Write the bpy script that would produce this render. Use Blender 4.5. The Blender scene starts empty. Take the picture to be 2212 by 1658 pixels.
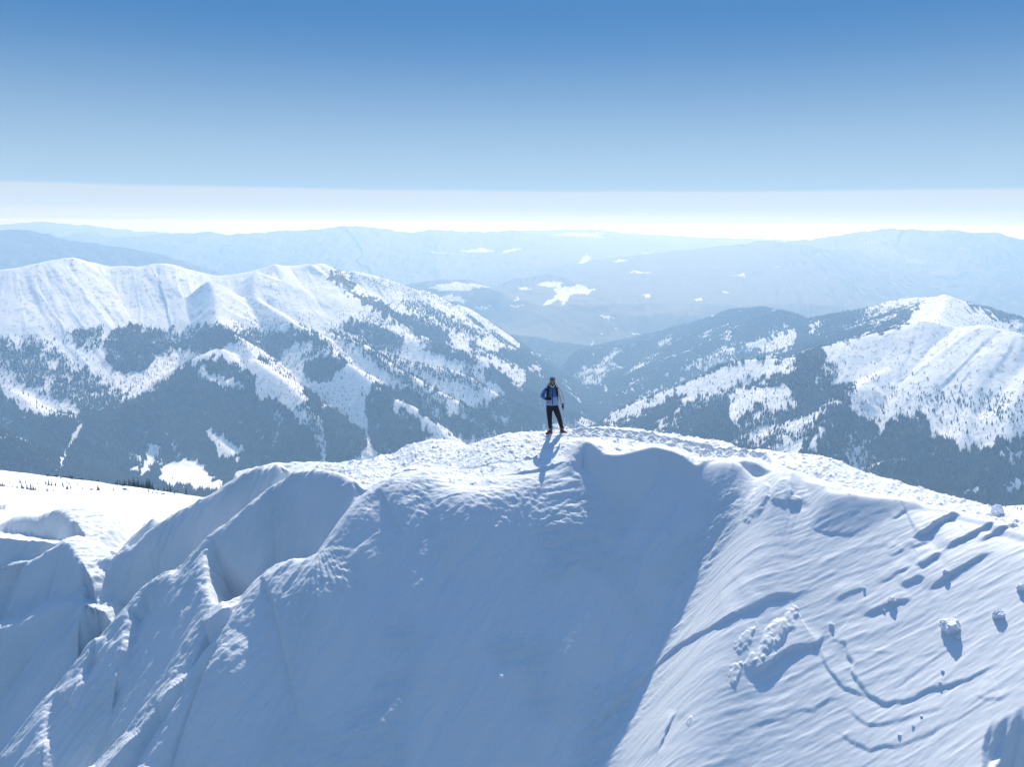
import bpy, bmesh, math, random
import numpy as np

# ------------------------------------------------------------------ camera, sky, sun, exposure
scene = bpy.context.scene
PITCH, ROLL, HFOV = math.radians(11.55), math.radians(0.40), math.radians(66.6)
F = 1106.0 / math.tan(HFOV / 2)                     # focal length in units of a 2212 px wide picture
_X = np.array([1.0, 0, 0]); _U = np.array([0, math.sin(PITCH), math.cos(PITCH)]); _F = np.array([0, math.cos(PITCH), -math.sin(PITCH)])
CX = _X * math.cos(ROLL) + _U * math.sin(ROLL)
CU = _U * math.cos(ROLL) - _X * math.sin(ROLL)
cam_data = bpy.data.cameras.new("camera"); cam = bpy.data.objects.new("camera", cam_data)
scene.collection.objects.link(cam); scene.camera = cam
cam_data.sensor_fit = 'HORIZONTAL'; cam_data.angle = HFOV
cam_data.clip_start = 0.5; cam_data.clip_end = 200000
import mathutils
cam.matrix_world = mathutils.Matrix(((CX[0], CU[0], -_F[0], 0), (CX[1], CU[1], -_F[1], 0), (CX[2], CU[2], -_F[2], 0), (0, 0, 0, 1)))

SUN_EL, SUN_AZ = math.radians(47.0), math.radians(9.5)   # azimuth measured from straight ahead towards the right
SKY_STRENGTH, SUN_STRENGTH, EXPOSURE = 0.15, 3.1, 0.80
world = bpy.data.worlds.new("World"); scene.world = world; world.use_nodes = True
nt = world.node_tree; nt.nodes.clear()
def N(tree, kind, **kw):
    n = tree.nodes.new(kind)
    for k, v in kw.items():
        if k.startswith('i_'): n.inputs[int(k[2:])].default_value = v
        else: setattr(n, k, v)
    return n
sky = N(nt, 'ShaderNodeTexSky', sky_type='NISHITA', sun_disc=False, sun_elevation=SUN_EL, sun_rotation=SUN_AZ,
        altitude=1900, air_density=1.0, dust_density=0.3, ozone_density=3.0)
tc = N(nt, 'ShaderNodeTexCoord'); sep = N(nt, 'ShaderNodeSeparateXYZ')
nt.links.new(tc.outputs['Generated'], sep.inputs[0])
nz = N(nt, 'ShaderNodeTexNoise'); nz.inputs['Scale'].default_value = 5.0; nz.inputs['Detail'].default_value = 5
mp = N(nt, 'ShaderNodeMapping'); mp.inputs['Scale'].default_value = (1, 1, 9)
nt.links.new(tc.outputs['Generated'], mp.inputs[0]); nt.links.new(mp.outputs[0], nz.inputs['Vector'])
wob = N(nt, 'ShaderNodeMath', operation='MULTIPLY_ADD', i_1=0.004)     # uneven cloud edge
nt.links.new(nz.outputs[0], wob.inputs[0]); nt.links.new(sep.outputs['Z'], wob.inputs[2])
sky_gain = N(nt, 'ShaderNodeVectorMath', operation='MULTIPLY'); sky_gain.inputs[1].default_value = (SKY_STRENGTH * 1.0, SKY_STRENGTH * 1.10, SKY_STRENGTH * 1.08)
nt.links.new(sky.outputs[0], sky_gain.inputs[0])
last = sky_gain.outputs[0]
SKY_LAYERS = [
    (0.26, 0.60, (0.014, 0.090, 0.235), 0.93),          # deep blue painted over the low sky; brighter sky above lights the snow
    (-0.02, 0.255, (0.29, 0.40, 0.49), 0.92),          # pale haze gradient painted into the sky towards the horizon
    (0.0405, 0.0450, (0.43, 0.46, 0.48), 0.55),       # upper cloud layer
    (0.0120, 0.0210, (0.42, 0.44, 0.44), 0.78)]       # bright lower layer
for e0, e1, colr, op in SKY_LAYERS:
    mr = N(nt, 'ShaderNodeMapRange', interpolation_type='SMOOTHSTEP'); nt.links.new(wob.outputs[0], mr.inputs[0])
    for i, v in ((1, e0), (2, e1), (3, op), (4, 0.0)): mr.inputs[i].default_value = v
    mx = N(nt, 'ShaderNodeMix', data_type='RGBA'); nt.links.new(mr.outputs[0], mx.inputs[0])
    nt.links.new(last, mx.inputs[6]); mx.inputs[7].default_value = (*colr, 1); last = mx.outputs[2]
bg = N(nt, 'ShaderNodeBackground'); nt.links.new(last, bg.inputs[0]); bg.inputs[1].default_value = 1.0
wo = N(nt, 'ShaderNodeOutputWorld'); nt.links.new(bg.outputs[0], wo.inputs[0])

sd = bpy.data.lights.new("sun", 'SUN'); sd.energy = SUN_STRENGTH; sd.angle = math.radians(0.5); sd.color = (1.0, 0.935, 0.83)
sun = bpy.data.objects.new("sun", sd); scene.collection.objects.link(sun)
to_sun = mathutils.Vector((math.cos(SUN_EL) * math.sin(SUN_AZ), math.cos(SUN_EL) * math.cos(SUN_AZ), math.sin(SUN_EL)))
sun.rotation_euler = to_sun.to_track_quat('Z', 'Y').to_euler(); sun.location = to_sun * 500
scene.view_settings.view_transform = 'Standard'; scene.view_settings.look = 'None'
scene.view_settings.exposure = EXPOSURE; scene.view_settings.gamma = 1.0
scene.cycles.use_denoising = True
scene.cycles.max_bounces = 8; scene.cycles.diffuse_bounces = 4; scene.cycles.volume_bounces = 4

# ------------------------------------------------------------------ helpers
rng = np.random.default_rng(7); random.seed(7)
f32 = np.float32
def tag(o, label, cat=None, group=None, kind=None):
    o['label'] = label
    if cat: o['category'] = cat
    if group: o['group'] = group
    if kind: o['kind'] = kind
    return o
def ray(u, v):
    u = np.asarray(u, float); v = np.asarray(v, float)
    cx = (u - 1106) / F; cy = (v - 829) / F
    d = _F + cx[..., None] * CX - cy[..., None] * CU
    return d / d[..., 1:2]                          # scaled so that y = 1
def P(u, v, Y):
    return ray(u, v) * np.asarray(Y, float)[..., None]
def proj(x, y, z):
    a = x * CX[0] + y * CX[1] + z * CX[2]; b = x * CU[0] + y * CU[1] + z * CU[2]; c = x * _F[0] + y * _F[1] + z * _F[2]
    c = np.where(c > 1e-3, c, 1e-3)
    return 1106 + F * a / c, 829 - F * b / c
_perm = rng.permutation(256); _perm = np.concatenate([_perm, _perm]).astype(np.int32)
_g = np.stack([np.cos(np.arange(256) * 2.39996), np.sin(np.arange(256) * 2.39996)], 1).astype(f32)
def perlin(x, y, seed=0):
    x = x.astype(f32) + f32(seed * 17.31); y = y.astype(f32) + f32(seed * 9.77)
    xi = np.floor(x).astype(np.int32); yi = np.floor(y).astype(np.int32)
    xf = x - xi; yf = y - yi; xi &= 255; yi &= 255
    uu = xf * xf * xf * (xf * (xf * 6 - 15) + 10); vv = yf * yf * yf * (yf * (yf * 6 - 15) + 10)
    def g(a, b, dx, dy):
        h = _perm[_perm[(xi + a) & 255] + ((yi + b) & 255)]
        return _g[h, 0] * dx + _g[h, 1] * dy
    n0 = g(0, 0, xf, yf); n1 = g(1, 0, xf - 1, yf); n2 = g(0, 1, xf, yf - 1); n3 = g(1, 1, xf - 1, yf - 1)
    a = n0 + uu * (n1 - n0); b = n2 + uu * (n3 - n2)
    return (a + vv * (b - a)) * 1.5
def fbm(x, y, oct=4, seed=0, gain=0.5, ridged=False):
    t = np.zeros(np.broadcast(x, y).shape, f32); amp = 1.0; f = 1.0
    for i in range(oct):
        n = perlin(x * f, y * f, seed + i * 3)
        t += amp * ((1 - 2 * np.abs(n)) if ridged else n); amp *= gain; f *= 2.03
    return t
def sstep(a, b, x):
    t = np.clip((x - a) / (b - a), 0, 1); return t * t * (3 - 2 * t)
def smax(a, b, k):
    h = np.clip(0.5 + 0.5 * (a - b) / k, 0, 1)
    return b * (1 - h) + a * h + k * h * (1 - h)
def dense(pts, n=6):
    """Catmull-Rom through the rows of pts (any number of columns)."""
    p = np.asarray(pts, float)
    if len(p) < 3 or n <= 1: return p
    q = np.vstack([2 * p[0] - p[1], p, 2 * p[-1] - p[-2]]); out = []
    t = np.linspace(0, 1, n, endpoint=False)[:, None]
    for i in range(1, len(q) - 2):
        a, b, c, d = q[i - 1], q[i], q[i + 1], q[i + 2]
        m1 = (c - a) * 0.42; m2 = (d - b) * 0.42
        out.append((2*t**3 - 3*t**2 + 1) * b + (t**3 - 2*t**2 + t) * m1 + (-2*t**3 + 3*t**2) * c + (t**3 - t**2) * m2)
    out.append(p[-1:]); return np.vstack(out)
def nearest(x, y, line, reach=None):
    """distance, signed side (+ = right-hand/front), arc length and the line's extra columns at the closest point."""
    line = np.asarray(line, float); ne = line.shape[1] - 2
    n = x.size; xf = x.ravel(); yf = y.ravel()
    if reach is not None:
        m = (xf > line[:, 0].min() - reach) & (xf < line[:, 0].max() + reach) & (yf > line[:, 1].min() - reach) & (yf < line[:, 1].max() + reach)
        idx = np.nonzero(m)[0]
    else: idx = np.arange(n)
    xs = xf[idx].astype(f32); ys = yf[idx].astype(f32)
    best = np.full(xs.size, 1e12, f32); sgn = np.ones(xs.size, f32); ss = np.zeros(xs.size, f32); ex = np.zeros((xs.size, ne), f32)
    s0 = 0.0
    sg = np.diff(line[:, :2], axis=0); sg /= np.linalg.norm(sg, axis=1)[:, None] + 1e-9
    vt = np.vstack([sg[:1], sg[:-1] + sg[1:], sg[-1:]])      # mean direction at each vertex, so the side is right at bends
    for i in range(len(line) - 1):
        ax, ay = line[i, :2]; dx, dy = line[i + 1, :2] - line[i, :2]; L2 = dx * dx + dy * dy + 1e-9
        tt = np.clip(((xs - f32(ax)) * f32(dx) + (ys - f32(ay)) * f32(dy)) / f32(L2), 0, 1)
        px = xs - f32(ax) - tt * f32(dx); py = ys - f32(ay) - tt * f32(dy); d2 = px * px + py * py
        m = d2 < best
        tm = tt[m]; dx_ = np.where(tm <= 0, vt[i, 0], np.where(tm >= 1, vt[i + 1, 0], dx)); dy_ = np.where(tm <= 0, vt[i, 1], np.where(tm >= 1, vt[i + 1, 1], dy))
        best[m] = d2[m]
        sgn[m] = np.where(px[m] * dy_ - py[m] * dx_ >= 0, 1, -1)
        ss[m] = s0 + tt[m] * math.sqrt(L2)
        for k in range(ne): ex[m, k] = line[i, 2 + k] + tt[m] * (line[i + 1, 2 + k] - line[i, 2 + k])
        s0 += math.sqrt(L2)
    return idx, np.sqrt(best), sgn, ss, ex
def in_poly(u, v, poly):
    poly = np.asarray(poly, float); r = np.zeros(u.shape, bool)
    m = (u >= poly[:, 0].min()) & (u <= poly[:, 0].max()) & (v >= poly[:, 1].min()) & (v <= poly[:, 1].max())
    uu = u[m]; vv = v[m]; c = np.zeros(uu.shape, bool)
    j = len(poly) - 1
    for i in range(len(poly)):
        xi, yi = poly[i]; xj, yj = poly[j]
        if yi != yj:
            c ^= ((yi > vv) != (yj > vv)) & (uu < (xj - xi) * (vv - yi) / (yj - yi) + xi)
        j = i
    r[m] = c; return r
def grid_mesh(name, X, Y, Z, keep=None, attrs=None, close=False):
    """mesh of a structured grid (rows x cols); keep = boolean per quad."""
    R, C = X.shape
    co = np.stack([X, Y, Z], -1).reshape(-1, 3).astype(f32)
    idx = np.arange(R * C, dtype=np.int32).reshape(R, C)
    if close: idx = np.concatenate([idx, idx[:, :1]], 1)
    q = np.stack([idx[:-1, :-1], idx[:-1, 1:], idx[1:, 1:], idx[1:, :-1]], -1)
    if keep is not None: q = q[keep]
    q = q.reshape(-1, 4)[:, ::-1]
    if keep is not None:
        used = np.zeros(len(co), bool); used[q.ravel()] = True
        remap = np.cumsum(used) - 1; co = co[used]; q = remap[q]
        attrs = {k: a.ravel()[used] for k, a in (attrs or {}).items()}
    return raw_mesh(name, co, q, attrs)
def raw_mesh(name, co, faces, attrs=None, face_attrs=None):
    me = bpy.data.meshes.new(name); k = faces.shape[1]
    me.vertices.add(len(co)); me.vertices.foreach_set('co', np.ascontiguousarray(co, f32).ravel())
    me.loops.add(faces.size); me.loops.foreach_set('vertex_index', np.ascontiguousarray(faces, np.int32).ravel())
    me.polygons.add(len(faces)); me.polygons.foreach_set('loop_start', np.arange(0, faces.size, k, dtype=np.int32))
    for nm, a in (attrs or {}).items():
        at = me.attributes.new(nm, 'FLOAT', 'POINT'); at.data.foreach_set('value', np.ascontiguousarray(a, f32).ravel())
    me.update(calc_edges=True); return me
def link(name, me, mat=None, parent=None):
    o = bpy.data.objects.new(name, me); scene.collection.objects.link(o)
    if mat and me is not None: me.materials.append(mat)
    if parent: o.parent = parent
    return o
def new_mat(name):
    m = bpy.data.materials.new(name); m.use_nodes = True
    t = m.node_tree; return m, t, t.nodes['Principled BSDF']
def L(t, a, b): t.links.new(a, b)

# ------------------------------------------------------------------ materials
def simple(name, col, rough=0.8, noise=0.0, scale=40, bump=0.0, spec=0.3):
    m, t, b = new_mat(name); b.inputs['Roughness'].default_value = rough; b.inputs['Specular IOR Level'].default_value = spec
    b.inputs['Base Color'].default_value = (*col, 1)
    if noise or bump:
        co = N(t, 'ShaderNodeTexCoord'); n = N(t, 'ShaderNodeTexNoise'); n.inputs['Scale'].default_value = scale; n.inputs['Detail'].default_value = 4
        L(t, co.outputs['Object'], n.inputs['Vector'])
        if noise:
            mx = N(t, 'ShaderNodeMix', data_type='RGBA'); L(t, n.outputs[0], mx.inputs[0])
            mx.inputs[6].default_value = (*[c * (1 - noise) for c in col], 1); mx.inputs[7].default_value = (*[min(1, c * (1 + noise)) for c in col], 1)
            L(t, mx.outputs[2], b.inputs['Base Color'])
        if bump:
            bp = N(t, 'ShaderNodeBump'); bp.inputs['Strength'].default_value = bump; bp.inputs['Distance'].default_value = 0.02
            L(t, n.outputs[0], bp.inputs['Height']); L(t, bp.outputs[0], b.inputs['Normal'])
    return m
def snow_near():
    m, t, b = new_mat('snow'); b.inputs['Roughness'].default_value = 0.62; b.inputs['Specular IOR Level'].default_value = 0.25
    co = N(t, 'ShaderNodeTexCoord')
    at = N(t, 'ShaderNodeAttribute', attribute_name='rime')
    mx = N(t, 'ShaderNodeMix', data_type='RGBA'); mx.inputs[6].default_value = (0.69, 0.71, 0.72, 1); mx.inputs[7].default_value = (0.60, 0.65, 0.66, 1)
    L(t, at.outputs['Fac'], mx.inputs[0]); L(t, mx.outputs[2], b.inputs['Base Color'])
    n1 = N(t, 'ShaderNodeTexNoise'); n1.inputs['Scale'].default_value = 9; n1.inputs['Detail'].default_value = 6; n1.inputs['Roughness'].default_value = 0.62
    L(t, co.outputs['Object'], n1.inputs['Vector'])
    bp = N(t, 'ShaderNodeBump'); bs = N(t, 'ShaderNodeMath', operation='MULTIPLY_ADD', i_1=0.75, i_2=0.12); L(t, at.outputs['Fac'], bs.inputs[0]); L(t, bs.outputs[0], bp.inputs['Strength']); bp.inputs['Distance'].default_value = 0.035
    L(t, n1.outputs[0], bp.inputs['Height']); L(t, bp.outputs[0], b.inputs['Normal'])
    return m
def snow_far():
    m, t, b = new_mat('mountain_snow'); b.inputs['Roughness'].default_value = 0.7; b.inputs['Specular IOR Level'].default_value = 0.2
    co = N(t, 'ShaderNodeTexCoord')
    fo = N(t, 'ShaderNodeAttribute', attribute_name='forest'); sc = N(t, 'ShaderNodeAttribute', attribute_name='scrub')
    n1 = N(t, 'ShaderNodeTexNoise'); n1.inputs['Scale'].default_value = 0.06; n1.inputs['Detail'].default_value = 7; n1.inputs['Roughness'].default_value = 0.7
    L(t, co.outputs['Object'], n1.inputs['Vector'])
    # scrub: dark specks of dwarf pine through thin snow
    mr = N(t, 'ShaderNodeMapRange'); L(t, n1.outputs[0], mr.inputs[0])
    for i, v in ((1, 0.53), (2, 0.63), (3, 0.0), (4, 1.0)): mr.inputs[i].default_value = v
    ml = N(t, 'ShaderNodeMath', operation='MULTIPLY'); L(t, mr.outputs[0], ml.inputs[0]); L(t, sc.outputs['Fac'], ml.inputs[1])
    mxa = N(t, 'ShaderNodeMix', data_type='RGBA'); mxa.inputs[6].default_value = (0.69, 0.71, 0.72, 1); mxa.inputs[7].default_value = (0.20, 0.22, 0.22, 1)
    L(t, ml.outputs[0], mxa.inputs[0])
    # forest floor: brush, trunks and needles under the trees
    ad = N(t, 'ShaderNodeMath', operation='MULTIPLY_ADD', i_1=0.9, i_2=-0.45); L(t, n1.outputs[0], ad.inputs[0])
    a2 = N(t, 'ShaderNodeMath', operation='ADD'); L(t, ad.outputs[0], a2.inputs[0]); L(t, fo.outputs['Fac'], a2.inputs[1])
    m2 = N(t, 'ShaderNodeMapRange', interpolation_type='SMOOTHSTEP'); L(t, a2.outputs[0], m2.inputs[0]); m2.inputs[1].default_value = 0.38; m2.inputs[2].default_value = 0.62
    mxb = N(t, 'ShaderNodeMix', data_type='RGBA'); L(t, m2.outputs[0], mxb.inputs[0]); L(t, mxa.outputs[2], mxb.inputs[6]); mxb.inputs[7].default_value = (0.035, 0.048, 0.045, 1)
    L(t, mxb.outputs[2], b.inputs['Base Color'])
    bp = N(t, 'ShaderNodeBump'); bp.inputs['Strength'].default_value = 0.6; bp.inputs['Distance'].default_value = 3.0
    L(t, n1.outputs[0], bp.inputs['Height']); L(t, bp.outputs[0], b.inputs['Normal'])
    return m
SNOW, MSNOW = snow_near(), snow_far()
# ------------------------------------------------------------------ the near snow ridge
QF = 0.9                                             # mesh fineness
AZ_FINE = np.radians(np.arange(-38, 38.001, 0.048 / QF))
AZ = np.concatenate([AZ_FINE, np.radians(np.arange(39, 321.5, 1.5))])
def columns(): return np.sin(AZ), np.cos(AZ)
LA, LB, LC = 0.45, 0.80, -24.1                       # mean plane of the fluted left flank: z = LA x + LB y + LC
def flank(pts, h, dY=0.0):
    pts = np.asarray(pts, float); d = ray(pts[:, 0], pts[:, 1])
    Y = (LC + h) / (d[:, 2] - LA * d[:, 0] - LB) + dY
    return d * Y[:, None]
def cross(x, y, base, pts3, sf, sb, rf, rb, k=0.12, reach=16, n=6, out=None, width=None, bw=99.0, tail=None, mono=False):
    """raise `base` by a ridge: rounded lip along pts3, falling sf in front (towards the camera) and sb behind."""
    cols = [np.asarray(pts3, float)]
    for a in (sf, sb, rf, rb, 99 if width is None else width, 99 if tail is None else tail):
        cols.append(np.broadcast_to(np.asarray(a, float), (len(pts3),))[:, None])
    line = dense(np.hstack(cols), n)
    line = np.hstack([line[:, :2], line[:, 2:]])
    i, d, s, ss, ex = nearest(x, y, line, reach)
    if mono: s = np.where(y.ravel()[i] < np.interp(x.ravel()[i], np.maximum.accumulate(line[:, 0]), line[:, 1]), 1, -1)   # these lines run left to right
    front = s > 0
    sl = np.where(front, ex[:, 1], ex[:, 2]); r = np.maximum(np.where(front, ex[:, 3], ex[:, 4]), 0.02)
    z = ex[:, 0] - sl * (np.sqrt(d * d + r * r) - r)
    if width is not None: z = z - np.where(front, 2.5 * np.maximum(d - ex[:, 5], 0), 0)
    z = z - np.where(front, 0, 1.0 * np.maximum(d - bw, 0))
    if tail is not None: z = z - 1.6 * np.maximum(d - ex[:, 6], 0)
    b = base.ravel(); b[i] = smax(b[i], z.astype(f32), k)
    if out is not None:
        out['d'] = np.full(x.size, 99, f32); out['d'][i] = d * s; out['s'] = np.zeros(x.size, f32); out['s'][i] = ss
    return b.reshape(base.shape)
# traced lines: (u, v, distance ahead in metres)
EDGE = np.array([(905,1014,24.3),(936,1022,23.3),(950,1046,22.4),(990,1052,22.0),(1037,1054,21.9),(1080,1048,22.0),(1127,1034,22.2),(1180,1018,22.4),(1225,992,22.6),(1265,953,22.8),
  (1308,979,22.2),(1342,981,22.0),(1375,973,22.05),(1409,965,22.2),(1429,968,22.2),(1455,975,22.05),(1479,987,21.9),(1502,1003,21.7),(1519,997,21.8),(1542,995,21.9),(1576,999,21.8),
  (1609,995,21.8),(1632,999,21.6),(1656,1012,21.4),(1692,1025,21.0),(1718,1036,20.7),(1775,1047,20.1),(1795,1063,19.7),(1835,1067,19.5),(1885,1074,19.3),(1922,1077,19.2),
  (1969,1085,19.0),(2002,1100,18.8),(2040,1106,18.6),(2079,1114,18.3),(2136,1131,17.8),(2212,1152,17.2),(2330,1185,16.2),(2500,1230,15)], float)
E_SF = np.full(len(EDGE), 1.75); E_RF = np.full(len(EDGE), 0.12)
E_RF[1:9] = [0.5, 1.3, 1.7, 1.8, 1.8, 1.7, 1.4, 0.9]
E_SB = np.full(len(EDGE), .30); E_SB[1:9] = [.1, -.1, -.16, -.18, -.18, -.17, -.12, 0]; E_SF[1:9] = 2.2; E_SF[10:20] = 2.0; E_SF[26:] = 1.0
FACE = np.array([(-11,22.0,-10.2,1.15),(-9.5,22.2,-9.35,1.15),(-8,22.35,-8.65,1.15),(-6.5,22.4,-8.1,1.15),(-5,22.4,-7.75,1.15),(-3.2,22.45,-7.6,1.17)] + [tuple(P(u, v, Y)) + (sl,) for u, v, Y, sl in ((975,1052,22.5,1.2),(1100,1046,22.1,1.2),(1190,1018,22.3,1.2),(1265,985,22.6,1.2),(1340,990,22.25,1.2),(1420,976,22.4,1.2),(1530,1005,21.8,1.2),(1650,1016,21.4,1.1),(1780,1050,20.15,.72),(1950,1081,19.1,.60),(2212,1152,17.2,.55),(2500,1236,14.95,.55))])
_xs = np.linspace(-11, FACE[-1, 0], 30)                 # smoothed so the great face has no creases
FACE = np.column_stack([_xs] + [np.polyval(np.polyfit(FACE[:, 0], FACE[:, 1], 6), _xs), np.polyval(np.polyfit(FACE[:, 0], FACE[:, 2], 6), _xs) - .06, np.interp(_xs, FACE[:, 0], FACE[:, 3])])
_m = FACE[:, 0] < 7.3; _t = FACE[_m][-1] - FACE[_m][-3]; _u = FACE[~_m][0] - FACE[~_m][2]          # two flanks that meet in a soft hollow
def _ext(p, t): return [np.array([p[0] + t[0] * q, p[1] + t[1] * q, p[2] - 1.3 * q * abs(t[0]), p[3]]) for q in (.8, 1.6)]
FACE[:, 3] = np.where(_m, np.interp(FACE[:, 0], [-3, .5, 3.5], [1.12, 1.15, 1.20]), .72); FACE_R = np.vstack([_ext(FACE[~_m][0], _u)[::-1], FACE[~_m]]); FACE = np.vstack([FACE[_m], _ext(FACE[_m][-1], _t)])
SKYLINE = np.array([(600,1006,27.5),(678,1007,27.0),(730,1006,26.8),(780,1000,26.6),(815,991,26.5),(850,985,26.6),(895,962,26.8),(940,953,26.8),(970,959,26.3),(1000,967,25.6),(1030,958,25.4),
  (1070,945,25.2),(1120,938,24.9),(1190,935,24.6),(1250,931,24.4),(1300,927,24.4),(1360,930,24.3),(1420,938,24.2),(1490,948,24.2),(1550,958,24.0),(1576,971,23.6),(1640,977,23.5),(1700,983,23.3),(1760,989,23.0),(1800,999,22.7),(1850,1022,22.2),
  (1900,1037,21.8),(1950,1050,21.4),(2000,1064,21.0),(2050,1077,20.7),(2130,1101,20.0),(2212,1132,19.0),(2330,1175,17.8),(2500,1225,16.5)], float)
SK_F = np.interp(SKYLINE[:, 0], [850, 950, 1130, 1230, 1300, 2200], [.22, .34, .34, .29, .2, .2])
SK_W = np.interp(SKYLINE[:, 0], [600, 800, 950, 1150, 1300, 1500, 2200], [1.5, 2.4, 2.7, 2.5, 1.6, 1.5, 1.4])
FINS = [  # traced lip, lift above the flank plane, front slope, back slope, front radius, back radius, extra distance
  ([(177,1301),(182,1264),(193,1232),(208,1213),(255,1197),(292,1179),(321,1151),(350,1128),(394,1106),(431,1086),(456,1071),(500,1040),(555,1011),(600,1009)], 0.0, 1.9, 1.3, .25, .3, 0),
  ([(460,1318),(449,1286),(440,1228),(440,1199),(453,1162),(493,1129),(526,1100),(557,1076),(588,1049),(629,1027),(678,1018),(720,1022),(760,1034)], .75, 2.0, 1.2, .22, .25, 0),
  ([(498,1369),(517,1331),(535,1296),(561,1255),(602,1233),(647,1219),(687,1201),(732,1143),(768,1094),(808,1049),(871,1023),(915,1013)], np.array([.95, .95, .9, .8, .8, .8, .85, .75, .65, .45, .05, -.3]), 1.9, 1.7, 1.3, .2, 0),
  ([(265,1381),(270,1356),(274,1323),(288,1301),(307,1275),(328,1257),(365,1241),(412,1232),(442,1219)], .4, 1.9, 1.2, .5, .2, 0),
  ([(175,1458),(179,1432),(190,1410),(206,1385),(234,1383),(265,1377)], .35, 1.9, 1.2, .5, .2, 0),
  ([(95,1600),(99,1553),(104,1524),(120,1494),(146,1473),(174,1457)], .35, 1.8, 1.2, .7, .25, 0),
  ([(40,1680),(73,1640),(97,1617)], .3, 1.6, 1.2, .2, .2, 0),
  ([(-60,1365),(0,1358),(36,1350),(73,1330),(110,1312),(150,1303),(176,1310)], .1, 2.2, -.05, .15, .2, 0),
  ([(62,1217),(110,1191),(142,1171),(161,1188),(176,1216)], .4, 2.0, .3, .15, .2, 0),
  ([(-40,1140),(0,1135),(36,1120),(75,1119),(106,1108),(139,1104),(156,1124)], -.6, 2.3, .35, .25, .5, 0),
  ([(204,1655),(277,1575),(328,1509),(365,1469),(376,1443),(394,1403),(412,1370),(431,1341),(456,1319),(480,1300)], 1.0, -.12, 1.8, .3, .12, 0),
  ([(314,1655),(336,1608),(365,1556),(401,1502),(420,1462),(438,1432),(463,1396),(493,1374)], 1.05, 1.55, 1.3, .25, .2, 0),
  ([(277,1180),(300,1150),(332,1122),(341,1132)], -.6, 1.2, 1.0, .15, .2, .6),
]
CUT = np.vstack([flank([(150,2000),(336,1608),(425,1468),(517,1345),(602,1255),(690,1215),(768,1110),(850,1040)], np.array([1., 1., 1., .9, .8, .8, .65, .2])), P(980, 985, 25.5)[None], P(1200, 960, 25.5)[None]])
BW = {7: 1.1, 8: .9, 9: 1.5}         # how wide the flat tops behind some lips are
def ledge(x, y):
    """the plateau that runs away beyond the ridge, left and right."""
    k = x / np.maximum(y, 1.0)
    T = np.interp(k, [-1.2, -.69, -.62, -.56, -.48, -.41, -.33, -.26, .40, .50, .58, .69, 1.0], [.29, .313, .320, .328, .339, .350, .375, .50, .50, .41, .362, .352, .34])
    Yf = np.minimum(y, 300.0)
    z = -T * Yf - 4.5 * np.clip(Yf / 60, .64, 1) - (y - Yf) * 0.62
    start = np.interp(x, [-40, -14, -10, -6, 0, 8, 12, 16, 40], [25.5, 25.2, 25.6, 27, 26, 23.5, 21.5, 19.5, 16])
    return (z - 2.2 * np.maximum(start - y, 0)).astype(f32)
def near_z(x, y, info=None):
    z = np.full(x.shape, -400, f32)
    z = np.maximum(z, (-7.0 + 0.56 * (x - 7.9) + 0.53 * (y - 21.3) - .36 * np.maximum(x - 7.6, 0)).astype(f32) * np.where(x > -30, 1, 1))     # right-hand slope, trimmed below
    side = (x - 7.6) - (y - 21.3)                                                                            # runs out behind the crest
    crest = np.interp(x, [-12, -6, 0, 6, 8, 10, 12, 16], [27, 25, 22.4, 21.6, 20.8, 19.5, 18.3, 15.5])
    z = np.where(y > crest + 0.0, -60, z).astype(f32)
    fl = (LA * x + LB * y + LC - 1.9).astype(f32); fl = np.where((y > 27.0 + 0.1 * x) | (x > -1), -60, fl)
    fl = np.minimum(fl, -9.1 + .10 * (x + 8) - .6 * np.maximum(y - 24.5, 0)).astype(f32)
    lo = sstep(-2.5, -5.5, x)
    z = np.where(x < -2.5, z * (1 - lo) + np.maximum(fl, -60) * lo, z).astype(f32)
    a = {}; b = {}
    fz = cross(x, y, np.full(x.shape, -60, f32), FACE[:, :3], FACE[:, 3], 1.2, np.interp(FACE[:, 0], [1.5, 3, 7, 9], [.8, .3, .3, .5]), 0.5, k=.25, reach=60, n=4, mono=True)
    fb = cross(x, y, np.full(x.shape, -60, f32), FACE_R[:, :3], FACE_R[:, 3], 1.2, .5, 0.5, k=.25, reach=60, n=4, mono=True)
    fz = smax(fz, fb, .9)
    i, d, s, ss, ex = nearest(x, y, dense(CUT[:, :2], 4))                                                     # the face ends at the fluted spur on its left
    fz = fz - np.where((s < 0), 1.7 * (np.sqrt(d * d + .09) - .3), 0).reshape(x.shape).astype(f32) * sstep(1.0, -1.0, x)
    z = smax(z, fz, .5)
    z = cross(x, y, z, P(EDGE[:, 0], EDGE[:, 1], EDGE[:, 2]), E_SF, E_SB, E_RF, 0.3, k=.06, reach=4.0, n=5, mono=True, out=a, bw=3.0, tail=np.where((np.arange(len(EDGE)) > 0) & (np.arange(len(EDGE)) < 10), 2.6, .9))
    z = cross(x, y, z, P(SKYLINE[:, 0], SKYLINE[:, 1], SKYLINE[:, 2]), SK_F, 0.72, .5, .8, k=.10, reach=90, n=4, mono=True, out=b, width=SK_W)
    for q, (pts, h, sf, sb, rf, rb, dY) in enumerate(FINS):
        rch = 6.5
        z = cross(x, y, z, flank(pts, h, dY), sf, sb, rf, rb, k=.6 if q == 2 else .10, reach=rch, n=12, tail=rch * .75, width=.55 if q == 10 else None, bw=BW.get(q, 99.0))
    z = np.maximum(z, ledge(x, y))
    if info is not None: info['edge'] = a; info['sky'] = b
    return z
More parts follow.
